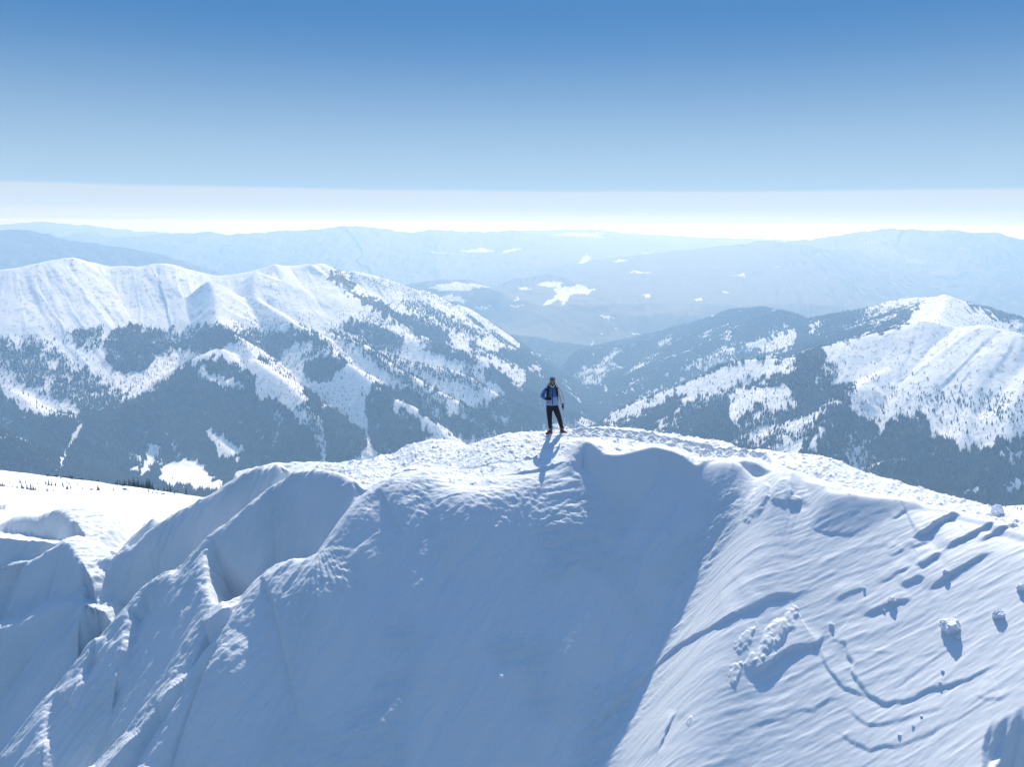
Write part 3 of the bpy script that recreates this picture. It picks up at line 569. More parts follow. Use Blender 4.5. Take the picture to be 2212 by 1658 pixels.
FOREST_L = [(c1([(0,600),(60,640),(130,680),(190,610),(300,680),(400,750),(560,850),(640,900),(760,960),(780,990),(600,1040),(480,1060),(420,1010),(330,990),(250,1000),(160,960),(100,860),(60,780),(0,760)]), .62),
  (c1([(-200,850),(0,930),(60,1020),(200,1080),(330,1090),(430,1100),(480,1150),(400,1260),(330,1480),(-200,1480)]), 1),
  (c1([(480,1060),(600,1040),(790,990),(900,950),(1010,860),(1080,800),(1160,770),(1320,760),(1430,820),(1507,850),(1530,1500),(1300,1560),(900,1560),(600,1500),(350,1450),(400,1260),(500,1130)]), 1),
  (c1([(610,690),(660,590),(760,550),(870,580),(1000,575),(1080,600),(1170,555),(1300,550),(1420,650),(1300,680),(1200,720),(1080,700),(960,740),(890,800),(780,840),(700,830),(640,770)]), .85),
  (c1([(400,600),(470,570),(600,570),(600,640),(560,710),(500,700)]), .7),
  (c2([(460,400),(470,345),(540,340),(620,390),(640,430),(600,490),(520,440)]), .9),
  (c2([(460,345),(640,370),(850,395),(1040,430),(1200,530),(1100,500),(1000,520),(900,480),(800,460),(640,410)]), .5),
  (c2([(560,680),(620,660),(720,690),(740,720),(640,760),(570,720)]), .9), (c2([(310,960),(420,900),(560,900),(590,950),(500,1040),(400,1070),(320,1040)]), 1),
  (c2([(690,1160),(750,1080),(860,1150),(900,1210),(1000,1250),(1060,1350),(1130,1400),(1100,1480),(980,1520),(780,1560),(700,1250)]), 1),
  (c2([(520,450),(600,480),(720,500),(780,510),(880,600),(1000,640),(1120,665),(1240,735),(1230,850),(1100,790),(960,700),(860,640),(740,590),(620,510)]), .85),
  (c2([(880,540),(1000,520),(1100,540),(1150,590),(1250,640),(1380,700),(1500,780),(1400,780),(1250,710),(1120,655),(1000,600)]), .5),
  (c2([(1390,790),(1500,860),(1680,850),(1824,900),(1824,1010),(1650,960),(1500,900),(1400,860)]), .95),
  (c2([(1050,820),(1150,810),(1290,860),(1430,890),(1420,960),(1300,920),(1130,890)]), .75),
  (c2([(470,722),(540,740),(750,860),(1000,935),(1200,985),(1350,1030),(1480,1085),(1500,1120),(1330,1080),(1200,1050),(1000,990),(860,930),(740,880),(600,830)]), .5),
  (c2([(650,800),(750,860),(860,960),(1000,1030),(1100,1095),(1260,1170),(1300,1200),(1160,1170),(1000,1100),(840,1010),(720,900)]), .6),
  (c2([(760,1070),(900,1095),(1000,1110),(1100,1170),(1220,1210),(1240,1270),(1380,1320),(1480,1400),(1300,1420),(1160,1330),(1000,1220),(870,1150)]), .9),
  (c2([(1430,1000),(1520,960),(1650,1050),(1740,1000),(1824,1010),(1824,1420),(1600,1420),(1500,1390),(1400,1250),(1500,1180),(1590,1130)]), .9),
  (c2([(0,1150),(150,1200),(240,1280),(330,1360),(400,1460),(440,1700),(0,1700)]), .85), (c2([(430,1230),(520,1240),(560,1300),(700,1380),(720,1500),(450,1700)]), .95),
  (c2([(20,790),(100,750),(300,715),(400,770),(430,830),(300,800),(200,840),(150,920),(100,900),(50,850)]), .9),
  (c2([(300,1100),(400,1150),(440,1230),(430,1330),(360,1260)]), .8),
  (c2([(1700,790),(1824,850),(2100,1000),(2200,1250),(1824,1380),(1740,1000)]), .92)]
OPEN_L = [(c1([(1190,740),(1290,680),(1400,680),(1507,760),(1507,830),(1430,800),(1330,745),(1230,750)]), .07), (c1([(1145,850),(1190,810),(1280,850),(1400,890),(1450,930),(1330,920),(1240,880)]), .05),
  (c1([(1210,1185),(1260,1185),(1380,1260),(1440,1310),(1380,1340),(1310,1330),(1250,1240)]), .1), (c1([(820,1440),(870,1300),(880,1250),(950,1270),(940,1310),(890,1380),(850,1460)]), .0), (c1([(750,1410),(830,1350),(820,1440)]), .02),
  (c1([(930,1400),(1050,1330),(1190,1370),(1230,1440),(1310,1460),(1300,1530),(950,1500)]), .015), (c1([(325,1420),(380,1290),(455,1160),(490,1125),(475,1185),(405,1290),(355,1420)]), .03),
  (c1([(20,900),(120,900),(200,960),(300,980),(420,1030),(460,1090),(330,1080),(200,1080),(80,1020)]), .16), (c1([(570,730),(640,560),(670,570),(610,690),(620,770),(680,790),(620,850),(580,800)]), .0),
  (c1([(190,600),(350,660),(560,750),(650,850),(640,875),(560,830),(400,725),(300,655)]), .06), (c1([(690,830),(800,850),(960,745),(1100,700),(1180,720),(1060,800),(960,900),(800,960),(760,900)]), .3),
  (c2([(640,430),(700,440),(800,510),(900,560),(1050,640),(1000,645),(880,600),(780,520),(700,500)]), .18), (c2([(530,900),(600,940),(680,990),(760,1060),(730,1090),(690,1160),(640,1200),(560,1180),(500,1130),(560,1040),(590,960)]), .22),
  (c2([(870,1165),(1000,1225),(1160,1340),(1150,1355),(1000,1280),(890,1210)]), .06), (c2([(1500,1090),(1560,1075),(1600,1130),(1560,1180),(1500,1170)]), .12), (c2([(1120,1420),(1250,1380),(1360,1470),(1300,1500),(1200,1470)]), .15),
  (c2([(1720,830),(1790,870),(1824,905),(1780,880)]), .1), (c3([(115,840),(150,850),(245,900),(180,905),(120,870)]), .12), (c3([(95,960),(160,940),(215,1030),(110,1000)]), .3), (c3([(0,980),(90,1040),(60,1100),(0,1080)]), .25)]
FOREST_R = []
OPEN_R = [(c3([(550,1350),(640,1270),(760,1200),(900,1150),(1100,1070),(1250,1010),(1350,960),(1500,930),(1700,915),(1824,890),(1824,1000),(1700,1030),(1500,1050),(1400,1090),(1200,1160),(1100,1200),(1060,1130),(900,1240),(780,1300),(640,1350)]), .13),
  (c3([(1400,1130),(1600,1090),(1740,1070),(1824,1110),(1824,1230),(1700,1260),(1600,1240),(1550,1220),(1490,1280),(1440,1350),(1400,1300)]), .2), (c3([(1090,960),(1300,880),(1500,820),(1600,780),(1700,750),(1800,710),(1824,720),(1824,850),(1640,900),(1620,860),(1500,860),(1300,900),(1120,990)]), .38),
  (c3([(640,1160),(780,1085),(850,1080),(700,1140)]), .15), (c3([(1380,740),(1420,720),(1400,790),(1340,790)]), .3), (c3([(1640,1500),(1780,1450),(1824,1480),(1824,1540),(1680,1520)]), .08),
  (c4([(430,520),(600,460),(860,390),(1080,340),(1280,370),(1470,355),(1728,410),(1900,470),(1900,800),(1728,790),(1240,800),(900,790),(640,760),(440,710),(560,650),(450,600)]), .035),
  (c4([(640,450),(850,400),(1000,330),(1000,270),(1120,190),(1200,165),(1260,168),(1400,260),(1650,340),(1640,385),(1450,350),(1280,375),(1080,345),(860,395)]), .10), (c4([(705,258),(850,205),(1000,185),(1110,172),(1135,192),(1000,225),(900,215),(800,235)]), .05),
  (c4([(620,760),(1728,790),(1900,800),(1900,1050),(1728,1060),(1620,1100),(1330,1170),(1260,1090),(1140,1100),(1100,960),(980,950),(880,960),(800,1070),(790,1010),(700,980),(600,900)]), .36),
  (c4([(640,780),(760,700),(960,740),(1100,810),(900,790),(800,830)]), .07),
  (c4([(745,1120),(880,930),(980,760),(1010,670),(965,720),(860,900),(775,1050)]), .01), (c4([(1110,1110),(1200,940),(1250,780),(1215,820),(1150,980)]), .02), (c4([(1380,1000),(1435,880),(1455,700),(1520,580),(1480,570),(1420,700),(1410,880)]), .0), (c4([(1500,910),(1590,700),(1690,540),(1640,570),(1560,700),(1520,830)]), .0),
  (c4([(1640,900),(1680,760),(1728,640),(1728,720),(1690,820)]), .0), (c4([(640,1180),(770,1080),(720,1140),(600,1290)]), .12), (c4([(60,1170),(180,1120),(300,1110),(290,1180),(150,1190)]), .12), (c4([(330,1160),(370,1080),(450,1000),(440,1080),(380,1140)]), .3),
  (c4([(1320,1445),(1400,1415),(1430,1420),(1430,1455)]), .05), (c4([(1590,1400),(1640,1370),(1760,1360),(1760,1425),(1600,1420)]), .12), (c4([(1280,1110),(1420,1100),(1620,1060),(1728,1010),(1728,1050),(1620,1110),(1330,1180)]), .10),
  (c4([(1540,1180),(1640,1190),(1728,1160),(1728,1230),(1640,1240)]), .3), (c4([(180,440),(230,390),(260,400),(250,440),(150,560),(110,560)]), .35), (c4([(320,350),(360,345),(480,322),(490,315),(360,400)]), .3)]
for poly, dn in FOREST_L + OPEN_L:
    q = (M1 | M3) & in_poly(pu2, pv2, poly); forest[q] = dn
for poly, dn in FOREST_R + OPEN_R:
    q = M2 & in_poly(pu2, pv2, poly); forest[q] = dn
# gentle gradient at the tree line and clearings inside
forest *= np.where(forest > .6, np.clip(1.0 + .45 * n1 + .35 * fbm(fx / 45, fy / 45, 3, 145), .45, 1), 1)
scrub[M2 & (forest < .06)] = .75
bare = M1 & (alt > -330); scrub[bare] = np.clip(.62 + .5 * n1, .1, 1)[bare]
# far country: woods and fields mixed, ground colour paled with distance to add haze
ff = np.clip(.47 + .08 * fbm(fx / 1900, fy / 1500, 4, 150) + .05 * fbm(fx / 400, fy / 400, 3, 151) + .22 * sstep(-960, -700, alt) + .25 * sstep(8500, 5500, rr), .4, 1)
pu3 = pu + 6.5 * fbm(fx / 90, fy / 90, 3, 160); pv3 = pv + 2.6 * fbm(fx / 90, fy / 120, 3, 161)
farm = (M4 | (M3 & (rr >= 6500)) | (M3 & (rr > 5600) & (np.abs(fx) > 1500)))
forest[farm] = ff[farm]
for poly in (c3([(150,430),(190,412),(275,410),(330,420),(320,445),(300,455),(420,430),(480,455),(540,458),(490,495),(430,490),(395,490),(350,520),(335,560),(300,578),(320,540),(300,530),(240,560),(180,570),(250,520),(290,500),(260,480),(270,450),(200,445)]),
             c3([(25,450),(100,445),(110,470),(70,470)]), c3([(0,520),(45,510),(20,535),(0,545)]), c3([(5,570),(70,555),(75,575),(20,580)]), c3([(820,490),(880,485),(885,510),(860,520),(840,500)]), c3([(1270,650),(1280,628),(1305,627),(1300,645)]), c3([(1180,520),(1225,518),(1220,538),(1185,535)]), c3([(1340,470),(1395,480),(1390,492),(1340,485)]),
             c2([(1100,460),(1200,430),(1280,415),(1430,430),(1520,450),(1440,460),(1350,475),(1240,475)]), c2([(1690,455),(1760,445),(1765,470),(1720,472)]), c2([(1395,575),(1450,568),(1560,572),(1500,585),(1440,592)]), c2([(1660,570),(1730,560),(1725,575),(1680,578)]), c2([(1650,540),(1700,510),(1690,525)]), c2([(1170,520),(1250,490),(1330,520),(1390,550),(1240,545)]),
             c2([(1060,212),(1180,222),(1310,235),(1180,229)]), c2([(1310,215),(1460,195),(1540,215),(1440,225)]), c2([(1530,245),(1640,205),(1730,195),(1640,220)]), c3([(215,120),(360,95),(620,100),(540,108),(600,130),(450,118),(330,112)]), c3([(200,165),(245,165),(235,173)]),
             c3([(430,290),(480,232),(495,240),(500,270),(450,295)]), c3([(755,345),(890,350),(890,360),(770,356)]), c3([(805,230),(905,224),(870,235)]), c3([(630,290),(700,270),(755,268),(690,285)]), c3([(1390,380),(1520,355),(1500,372)]), c3([(1680,320),(1740,308),(1720,318)]),
             c3([(560,630),(615,625),(650,650),(620,665),(590,650)]), c3([(760,740),(830,745),(840,752),(790,760)]), c3([(700,775),(760,772),(750,779)]), c3([(640,715),(690,720),(660,725)]),
             c3([(515,870),(527,870),(525,900),(516,895)]), c3([(520,800),(535,795),(528,820),(518,820)]), c3([(560,1040),(574,1045),(572,1090),(553,1080)]), c3([(585,1085),(600,1080),(625,1130),(600,1120)]), c3([(550,745),(590,748),(580,760)])):
    q = (M1 | M2 | M3 | M4) & in_poly(pu3, pv3, poly); forest[q] = .40; scrub[q] = .3
forest = np.where(who == 0, 0, forest); scrub = np.where(who == 0, 0.0, scrub)
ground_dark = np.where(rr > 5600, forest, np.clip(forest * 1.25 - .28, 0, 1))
FX = fx.reshape(SH); FY = fy.reshape(SH); FZg = FZ.reshape(SH)
FZg[0] = NZ[-1]                                          # meet the near ridge
W = who.reshape(SH); Wq = W[:-1, :]
Wq = np.concatenate([Wq, Wq[:, :1]], 1)[:, :-1]
LAND = {0: ('snow_slope', 'sunlit snow slope running away behind the ridge to the tree line'), 1: ('mountain', 'snow mountain on the left with forested spurs and a rounded white crest'),
        2: ('mountain', 'mountain on the right with a white dome above dark forest'), 3: ('valley', 'deep hazy forested valley and wide basin between the mountains'), 4: ('hills', 'pale blue hazy hills and far ridges on the horizon')}
for code, (nm, lab) in LAND.items():
    m = grid_mesh(nm, FX, FY, FZg, keep=(Wq == code), attrs={'forest': ground_dark, 'scrub': scrub}, close=True)
    tag(link(nm, m, MSNOW), lab, 'terrain', kind='structure')

# ------------------------------------------------------------------ the air
hz = bpy.data.materials.new('haze'); hz.use_nodes = True; ht = hz.node_tree; ht.nodes.clear()
pvn = N(ht, 'ShaderNodeVolumePrincipled'); ho = N(ht, 'ShaderNodeOutputMaterial')
HAZE_DENSITY = 1.75e-4
pvn.inputs['Color'].default_value = (0.40, 0.67, 1.0, 1); pvn.inputs['Absorption Color'].default_value = (1, 1, 1, 1); pvn.inputs['Density'].default_value = HAZE_DENSITY; pvn.inputs['Anisotropy'].default_value = 0.42
ht.links.new(pvn.outputs[0], ho.inputs['Volume'])
bm = bmesh.new(); bmesh.ops.create_cube(bm, size=1)
ztop = max(60.0, float(FZ.max()) + 25); zbot = float(min(FZ.min(), NZ.min())) - 1.5
print("ZTOP", ztop, zbot)
for vv in bm.verts: vv.co = ((vv.co.x) * 156000, vv.co.y * 156000, zbot if vv.co.z < 0 else ztop)
hm = bpy.data.meshes.new('haze'); bm.to_mesh(hm); bm.free()
tag(link('haze', hm, hz), 'thin blue winter haze filling the air above the valley', kind='stuff')
# ------------------------------------------------------------------ trees
def needle_mat(name, c0, c1):
    m, t, b = new_mat(name); b.inputs['Roughness'].default_value = .85; b.inputs['Specular IOR Level'].default_value = .1
    g = N(t, 'ShaderNodeTexCoord'); n = N(t, 'ShaderNodeTexNoise'); n.inputs['Scale'].default_value = .7; n.inputs['Detail'].default_value = 3
    L(t, g.outputs['Object'], n.inputs['Vector'])
    mx = N(t, 'ShaderNodeMix', data_type='RGBA'); L(t, n.outputs[0], mx.inputs[0]); mx.inputs[6].default_value = (*c0, 1); mx.inputs[7].default_value = (*c1, 1)
    L(t, mx.outputs[2], b.inputs['Base Color']); return m
NEEDLE = needle_mat('spruce_needles', (.014, .022, .021), (.040, .054, .044))
DEADWOOD = simple('dead_wood', (.16, .14, .125), .9, .3, 3)
BARK = simple('bark', (.09, .07, .055), .9, .3, 6)
def forest_mesh(px, py, pz, h, r, lean, dead):
    """all the far trees in one sheet of little cones: two stacked 5-sided tiers each."""
    n = len(px); k = 5; ang = np.arange(k) * 2 * np.pi / k
    a0 = rng.uniform(0, 6.28, n)[:, None] + ang
    ca, sa = np.cos(a0), np.sin(a0)
    jr = rng.uniform(.75, 1.25, (n, k))
    low = np.stack([px[:, None] + r[:, None] * ca * jr, py[:, None] + r[:, None] * sa * jr, np.repeat((pz + h * .02)[:, None], k, 1)], -1)
    f2 = np.where(dead, .35, .56)
    mid = np.stack([px[:, None] + (f2 * r)[:, None] * ca * jr + (lean[:, 0] * h * .5)[:, None], py[:, None] + (f2 * r)[:, None] * sa * jr + (lean[:, 1] * h * .5)[:, None], np.repeat((pz + h * .5)[:, None], k, 1)], -1)
    top = np.stack([px + lean[:, 0] * h, py + lean[:, 1] * h, pz + h], -1)[:, None]
    co = np.concatenate([low, mid, top], 1); base = (np.arange(n) * (2 * k + 1))[:, None, None]
    j = np.arange(k); j2 = (j + 1) % k
    t1 = np.stack([j, j2, k + j], -1); t2 = np.stack([j2, k + j2, k + j], -1); t3 = np.stack([k + j, k + j2, np.full(k, 2 * k)], -1)
    tri = np.concatenate([t1, t2, t3])[None] + base
    return raw_mesh('forest', co.reshape(-1, 3), tri.reshape(-1, 3))
# how many trees each patch of ground carries
gx, gy, gz = FX, FY, FZg
dr = np.gradient(FCR)[:, None]; da = np.gradient(AZ)[None]; rad = FCR[:, None]
cell = (dr * rad * da)
ok = (FCR[:, None] > 1000) & (FCR[:, None] < 5600) & (np.abs(AZ)[None] < math.radians(36.5)) & (W != 0)
nx_ = np.gradient(gz, axis=0) / dr                       # slope along the line of sight: skip ground that faces away
facing = nx_ > (gz / rad) - .02
vis_max = np.maximum.accumulate(gz / rad + np.where(rad > 900, 6 / rad, 0), axis=0)
seen = (gz + 16) / rad >= np.vstack([np.full((1, gz.shape[1]), -9), vis_max[:-1]]) - .006
skyl = np.interp(proj(gx, gy, gz + 14)[0], np.concatenate([[-200, 0, 200, 440, 555], SKYLINE[2:-1, 0]]), np.concatenate([[1000, 1006, 1032, 1064, 1012], SKYLINE[2:-1, 1]]))
infr = proj(gx, gy, gz + 14)[1] < skyl + 150
den = forest.reshape(SH)
spacing2 = 17.0 + 16.0 * sstep(3000, 5200, FCR)[:, None]
lam = np.where(ok & facing & seen & infr, den ** 1.1 * cell / spacing2, 0)
cnt = rng.poisson(lam)
ri, ci = np.nonzero(cnt); rep = cnt[ri, ci]; ri = np.repeat(ri, rep); ci = np.repeat(ci, rep)
tr = FCR[ri] + rng.uniform(-.5, .5, len(ri)) * dr[ri, 0]; ta = AZ[ci] + rng.uniform(-.5, .5, len(ri)) * da[0, ci]
tx = tr * np.sin(ta); ty = tr * np.cos(ta); tz = gz[ri, ci] + (tr - FCR[ri]) * nx_[ri, ci] - .6
td = den[ri, ci]
dead = rng.uniform(0, 1, len(tr)) < np.where(td < .5, .80, .05)
dead &= (gz[ri, ci] < -420)
young = sstep(-430, -300, gz[ri, ci])                    # trees shrink towards the tree line
th = rng.uniform(7.5, 15.5, len(tr)) * (1 - .55 * young) * np.where(td < .5, rng.uniform(.4, .9, len(tr)), 1)
tw = th * np.where(dead, rng.uniform(.05, .09, len(tr)), rng.uniform(.15, .24, len(tr)))
lean = rng.normal(0, .025, (len(tr), 2))
print('TREES', len(tr))
# the largest ones in the picture stand as trees of their own
size = th / tr + rng.uniform(0, .0006, len(tr)); u_, v_ = proj(tx, ty, tz + th)
sky_at = np.interp(u_, np.concatenate([[-200, 0, 200, 440, 555], SKYLINE[2:-1, 0]]), np.concatenate([[1000, 1006, 1032, 1064, 1012], SKYLINE[2:-1, 1]]))
cand = np.nonzero((u_ > 5) & (u_ < 2205) & (v_ < sky_at - 8) & ~dead)[0]
big = cand[np.argsort(-size[cand])[:120]]
rest = np.ones(len(tr), bool); rest[big] = False
for lab, msk, mt, nm in (('dense spruce forest covering the spurs and valley sides', rest & ~dead, NEEDLE, 'forest'), ('grey standing dead trees scattered over the snowy spurs', rest & dead, DEADWOOD, 'dead_forest')):
    fm = forest_mesh(tx[msk], ty[msk], tz[msk], th[msk], tw[msk], lean[msk], dead[msk])
    tag(link(nm, fm, mt), lab, 'forest', kind='stuff')

def spruce_parts(seed, H=1.0, sparse=0.0):
    """crown and trunk of one spruce of height 1."""
    r = random.Random(seed); bm = bmesh.new()
    tiers = 11
    for k in range(tiers):
        t = k / (tiers - 1); z = .10 + .84 * t; R = (.19 * (1 - t) ** .85 + .018) * r.uniform(.85, 1.15)
        nb = max(5, int(11 * (1 - t) + 4))
        a0 = r.uniform(0, 6.28)
        for b in range(nb):
            if r.random() < sparse: continue
            a = a0 + b * 6.283 / nb + r.uniform(-.2, .2); L_ = R * r.uniform(.65, 1.15); w = .30 * L_ + .012
            dr_ = L_ * r.uniform(.25, .5)
            ca, sa = math.cos(a), math.sin(a)
            base = (0, 0, z + .035); tip = (ca * L_, sa * L_, z - dr_ * .6)
            m1 = (ca * L_ * .55 - sa * w, sa * L_ * .55 + ca * w, z - dr_ * .15 - .01); m2 = (ca * L_ * .55 + sa * w, sa * L_ * .55 - ca * w, z - dr_ * .15 - .01)
            low = (ca * L_ * .5, sa * L_ * .5, z - dr_ * .35 - .03)
            vb = [bm.verts.new(p) for p in (base, m1, tip, m2, low)]
            bm.faces.new((vb[0], vb[1], vb[2])); bm.faces.new((vb[0], vb[2], vb[3])); bm.faces.new((vb[1], vb[4], vb[2])); bm.faces.new((vb[4], vb[3], vb[2]))
    bmesh.ops.create_cone(bm, segments=6, radius1=.022, radius2=.002, depth=.16, matrix=mathutils.Matrix.Translation((0, 0, .93)))
    crown = bpy.data.meshes.new('crown'); bm.to_mesh(crown); bm.free()
    bm = bmesh.new()
    bmesh.ops.create_cone(bm, segments=7, radius1=.020, radius2=.004, depth=.98, matrix=mathutils.Matrix.Translation((0, 0, .45)))
    trunk = bpy.data.meshes.new('trunk'); bm.to_mesh(trunk); bm.free()
    crown.materials.append(NEEDLE); trunk.materials.append(BARK)
    return crown, trunk
def dead_mesh(seed):
    r = random.Random(seed); bm = bmesh.new()
    bmesh.ops.create_cone(bm, segments=6, radius1=.017, radius2=.004, depth=1.04, matrix=mathutils.Matrix.Translation((0, 0, .48)))
    for k in range(16):
        z = r.uniform(.25, .95); a = r.uniform(0, 6.28); l = r.uniform(.03, .09) * (1.3 - z)
        mt = mathutils.Matrix.Translation((math.cos(a) * l * .5, math.sin(a) * l * .5, z - l * .15)) @ mathutils.Euler((0, math.radians(105), a)).to_matrix().to_4x4()
        bmesh.ops.create_cone(bm, segments=3, radius1=.004, radius2=.001, depth=l, matrix=mt)
    m = bpy.data.meshes.new('dead_tree'); bm.to_mesh(m); bm.free(); m.materials.append(DEADWOOD); return m
def shrub_mesh(seed):
    r = random.Random(seed); bm = bmesh.new()
    for k in range(46):
        a = r.uniform(0, 6.28); rr_ = r.uniform(0, .55) ; z = r.uniform(.05, .55) * (1 - rr_ * .8); s = r.uniform(.08, .2)
        mt = mathutils.Matrix.Translation((math.cos(a) * rr_, math.sin(a) * rr_, z)) @ mathutils.Euler((r.uniform(-.7, .7), r.uniform(-.7, .7), a)).to_matrix().to_4x4()
        bmesh.ops.create_cone(bm, segments=4, radius1=s * .55, radius2=0, depth=s * 2.2, matrix=mt)
    m = bpy.data.meshes.new('dwarf_pine'); bm.to_mesh(m); bm.free(); m.materials.append(NEEDLE); return m
SPRUCE = [spruce_parts(s, sparse=sp) for s, sp in ((1, .05), (2, .2), (3, .35), (4, .12))]
DEAD = [dead_mesh(s) for s in (11, 12, 13)]; SHRUB = [shrub_mesh(s) for s in (21, 22)]
def whole(parts):
    bm = bmesh.new(); bm.from_mesh(parts[0]); nf = len(bm.faces); bm.from_mesh(parts[1])
    for f in list(bm.faces)[nf:]: f.material_index = 1
    m = bpy.data.meshes.new('spruce'); bm.to_mesh(m); bm.free(); m.materials.append(NEEDLE); m.materials.append(BARK); return m
SPRUCE1 = [whole(p) for p in SPRUCE]
TROOT = [None]
def put_tree(kind, x, y, z, h, label, group, wide=1.0):
    i = random.randrange(4)
    if kind == 'spruce':
        o = link('spruce', None); o.empty_display_size = .2
        for nm, me_ in (('crown', SPRUCE[i][0]), ('trunk', SPRUCE[i][1])): link(nm, me_, parent=o)
    elif kind == 'far_spruce': o = link('spruce', SPRUCE1[i])
    elif kind == 'dead': o = link('dead_tree', DEAD[i % 3])
    else: o = link('dwarf_pine', SHRUB[i % 2])
    o.location = (x, y, z); o.scale = (h * wide, h * wide, h); o.rotation_euler = (random.gauss(0, .02), random.gauss(0, .02), random.uniform(0, 6.28))
    tag(o, label, {'spruce': 'tree', 'far_spruce': 'tree', 'dead': 'dead tree', 'shrub': 'shrub'}[kind], group); return o
for q in big:
    put_tree('far_spruce', tx[q], ty[q], tz[q], th[q], 'tall dark spruce at the near edge of the valley forest', 'spruces at the near edge of the valley forest', 1.25)
def far_height(px, py):
    r = math.hypot(px, py); a = math.atan2(px, py); i = int(np.searchsorted(FCR, r)) - 1; j = int(np.searchsorted(AZ_FINE, a)) - 1
    t = (r - FCR[i]) / (FCR[i + 1] - FCR[i]); s = (a - AZ_FINE[j]) / (AZ_FINE[j + 1] - AZ_FINE[j])
    return float((FZg[i, j] * (1 - s) + FZg[i, j + 1] * s) * (1 - t) + (FZg[i + 1, j] * (1 - s) + FZg[i + 1, j + 1] * s) * t)
def slope_point(u, v):
    """point of the slope running away behind the ridge."""
    d = ray(u, v); Y = np.arange(120, 297, .25); z = ledge(d[0] * Y, Y); b = d[2] * Y < z
    p = d * Y[b.argmax() if b.any() else -1]; p[2] = far_height(p[0], p[1]); return p
def s1(x, y): return x * .1052, 986.3 + y * .1052
def s2(x, y): return 232.7 + x * .1052, 997.4 + y * .1052
HT = 0.1052 / F                                          # crop pixels to metres per metre of distance
trees = [('spruce', 525, 545, 95), ('spruce', 460, 700, 160), ('spruce', 385, 575, 60), ('spruce', 420, 590, 110), ('spruce', 560, 700, 140), ('spruce', 640, 715, 175), ('spruce', 690, 710, 150), ('spruce', 735, 700, 90), ('spruce', 770, 560, 90),
  ('spruce', 680, 560, 70), ('spruce', 1000, 590, 155), ('spruce', 1060, 600, 115), ('spruce', 1140, 600, 120), ('spruce', 940, 560, 100), ('spruce', 985, 700, 80), ('spruce', 960, 705, 85), ('spruce', 1100, 700, 60), ('spruce', 1290, 590, 105), ('spruce', 1300, 650, 80), ('spruce', 1390, 700, 120), ('spruce', 1370, 700, 80),
  ('spruce', 1460, 700, 90), ('spruce', 1595, 590, 60), ('spruce', 1610, 588, 30), ('spruce', 2010, 700, 155), ('spruce', 2035, 700, 110), ('spruce', 30, 665, 95), ('spruce', 60, 668, 110), ('spruce', 95, 665, 90), ('spruce', 5, 660, 90), ('spruce', 150, 668, 60), ('spruce', 185, 670, 45), ('spruce', 340, 705, 80), ('spruce', 370, 700, 70), ('spruce', 270, 700, 55), ('spruce', 490, 705, 90), ('spruce', 600, 712, 90), ('spruce', 800, 712, 50), ('spruce', 860, 715, 40),
  ('dead', 1705, 700, 110), ('dead', 1770, 705, 135), ('dead', 1815, 705, 60), ('dead', 2130, 705, 150), ('dead', 1970, 700, 100), ('dead', 2080, 705, 60), ('dead', 1550, 700, 70), ('dead', 860, 580, 90), ('dead', 890, 560, 60), ('dead', 810, 570, 60), ('dead', 1240, 690, 60), ('dead', 1200, 640, 45), ('dead', 420, 540, 70), ('dead', 525, 560, 30), ('dead', 1065, 690, 80), ('dead', 1455, 640, 80), ('dead', 1620, 700, 50),
  ('shrub', 945, 370, 40), ('shrub', 985, 365, 40), ('shrub', 1150, 410, 55), ('shrub', 1240, 440, 28), ('shrub', 1290, 390, 40), ('shrub', 1345, 435, 38), ('shrub', 1440, 440, 70), ('shrub', 1470, 470, 40), ('shrub', 1590, 440, 40), ('shrub', 1660, 440, 50), ('shrub', 1700, 420, 30), ('shrub', 1060, 360, 26), ('shrub', 1110, 355, 24), ('shrub', 1375, 385, 30), ('shrub', 1530, 400, 30), ('shrub', 970, 430, 30), ('shrub', 1040, 440, 22), ('shrub', 15, 515, 36), ('shrub', 1370, 560, 24), ('shrub', 1410, 570, 22), ('shrub', 1690, 668, 25), ('shrub', 1870, 690, 40), ('shrub', 190, 570, 25), ('shrub', 585, 300, 16), ('shrub', 210, 310, 14),
  ('spruce', 1885, 485, 80), ('spruce', 2020, 480, 75), ('spruce', 2165, 480, 40), ('shrub', 1990, 480, 40)]
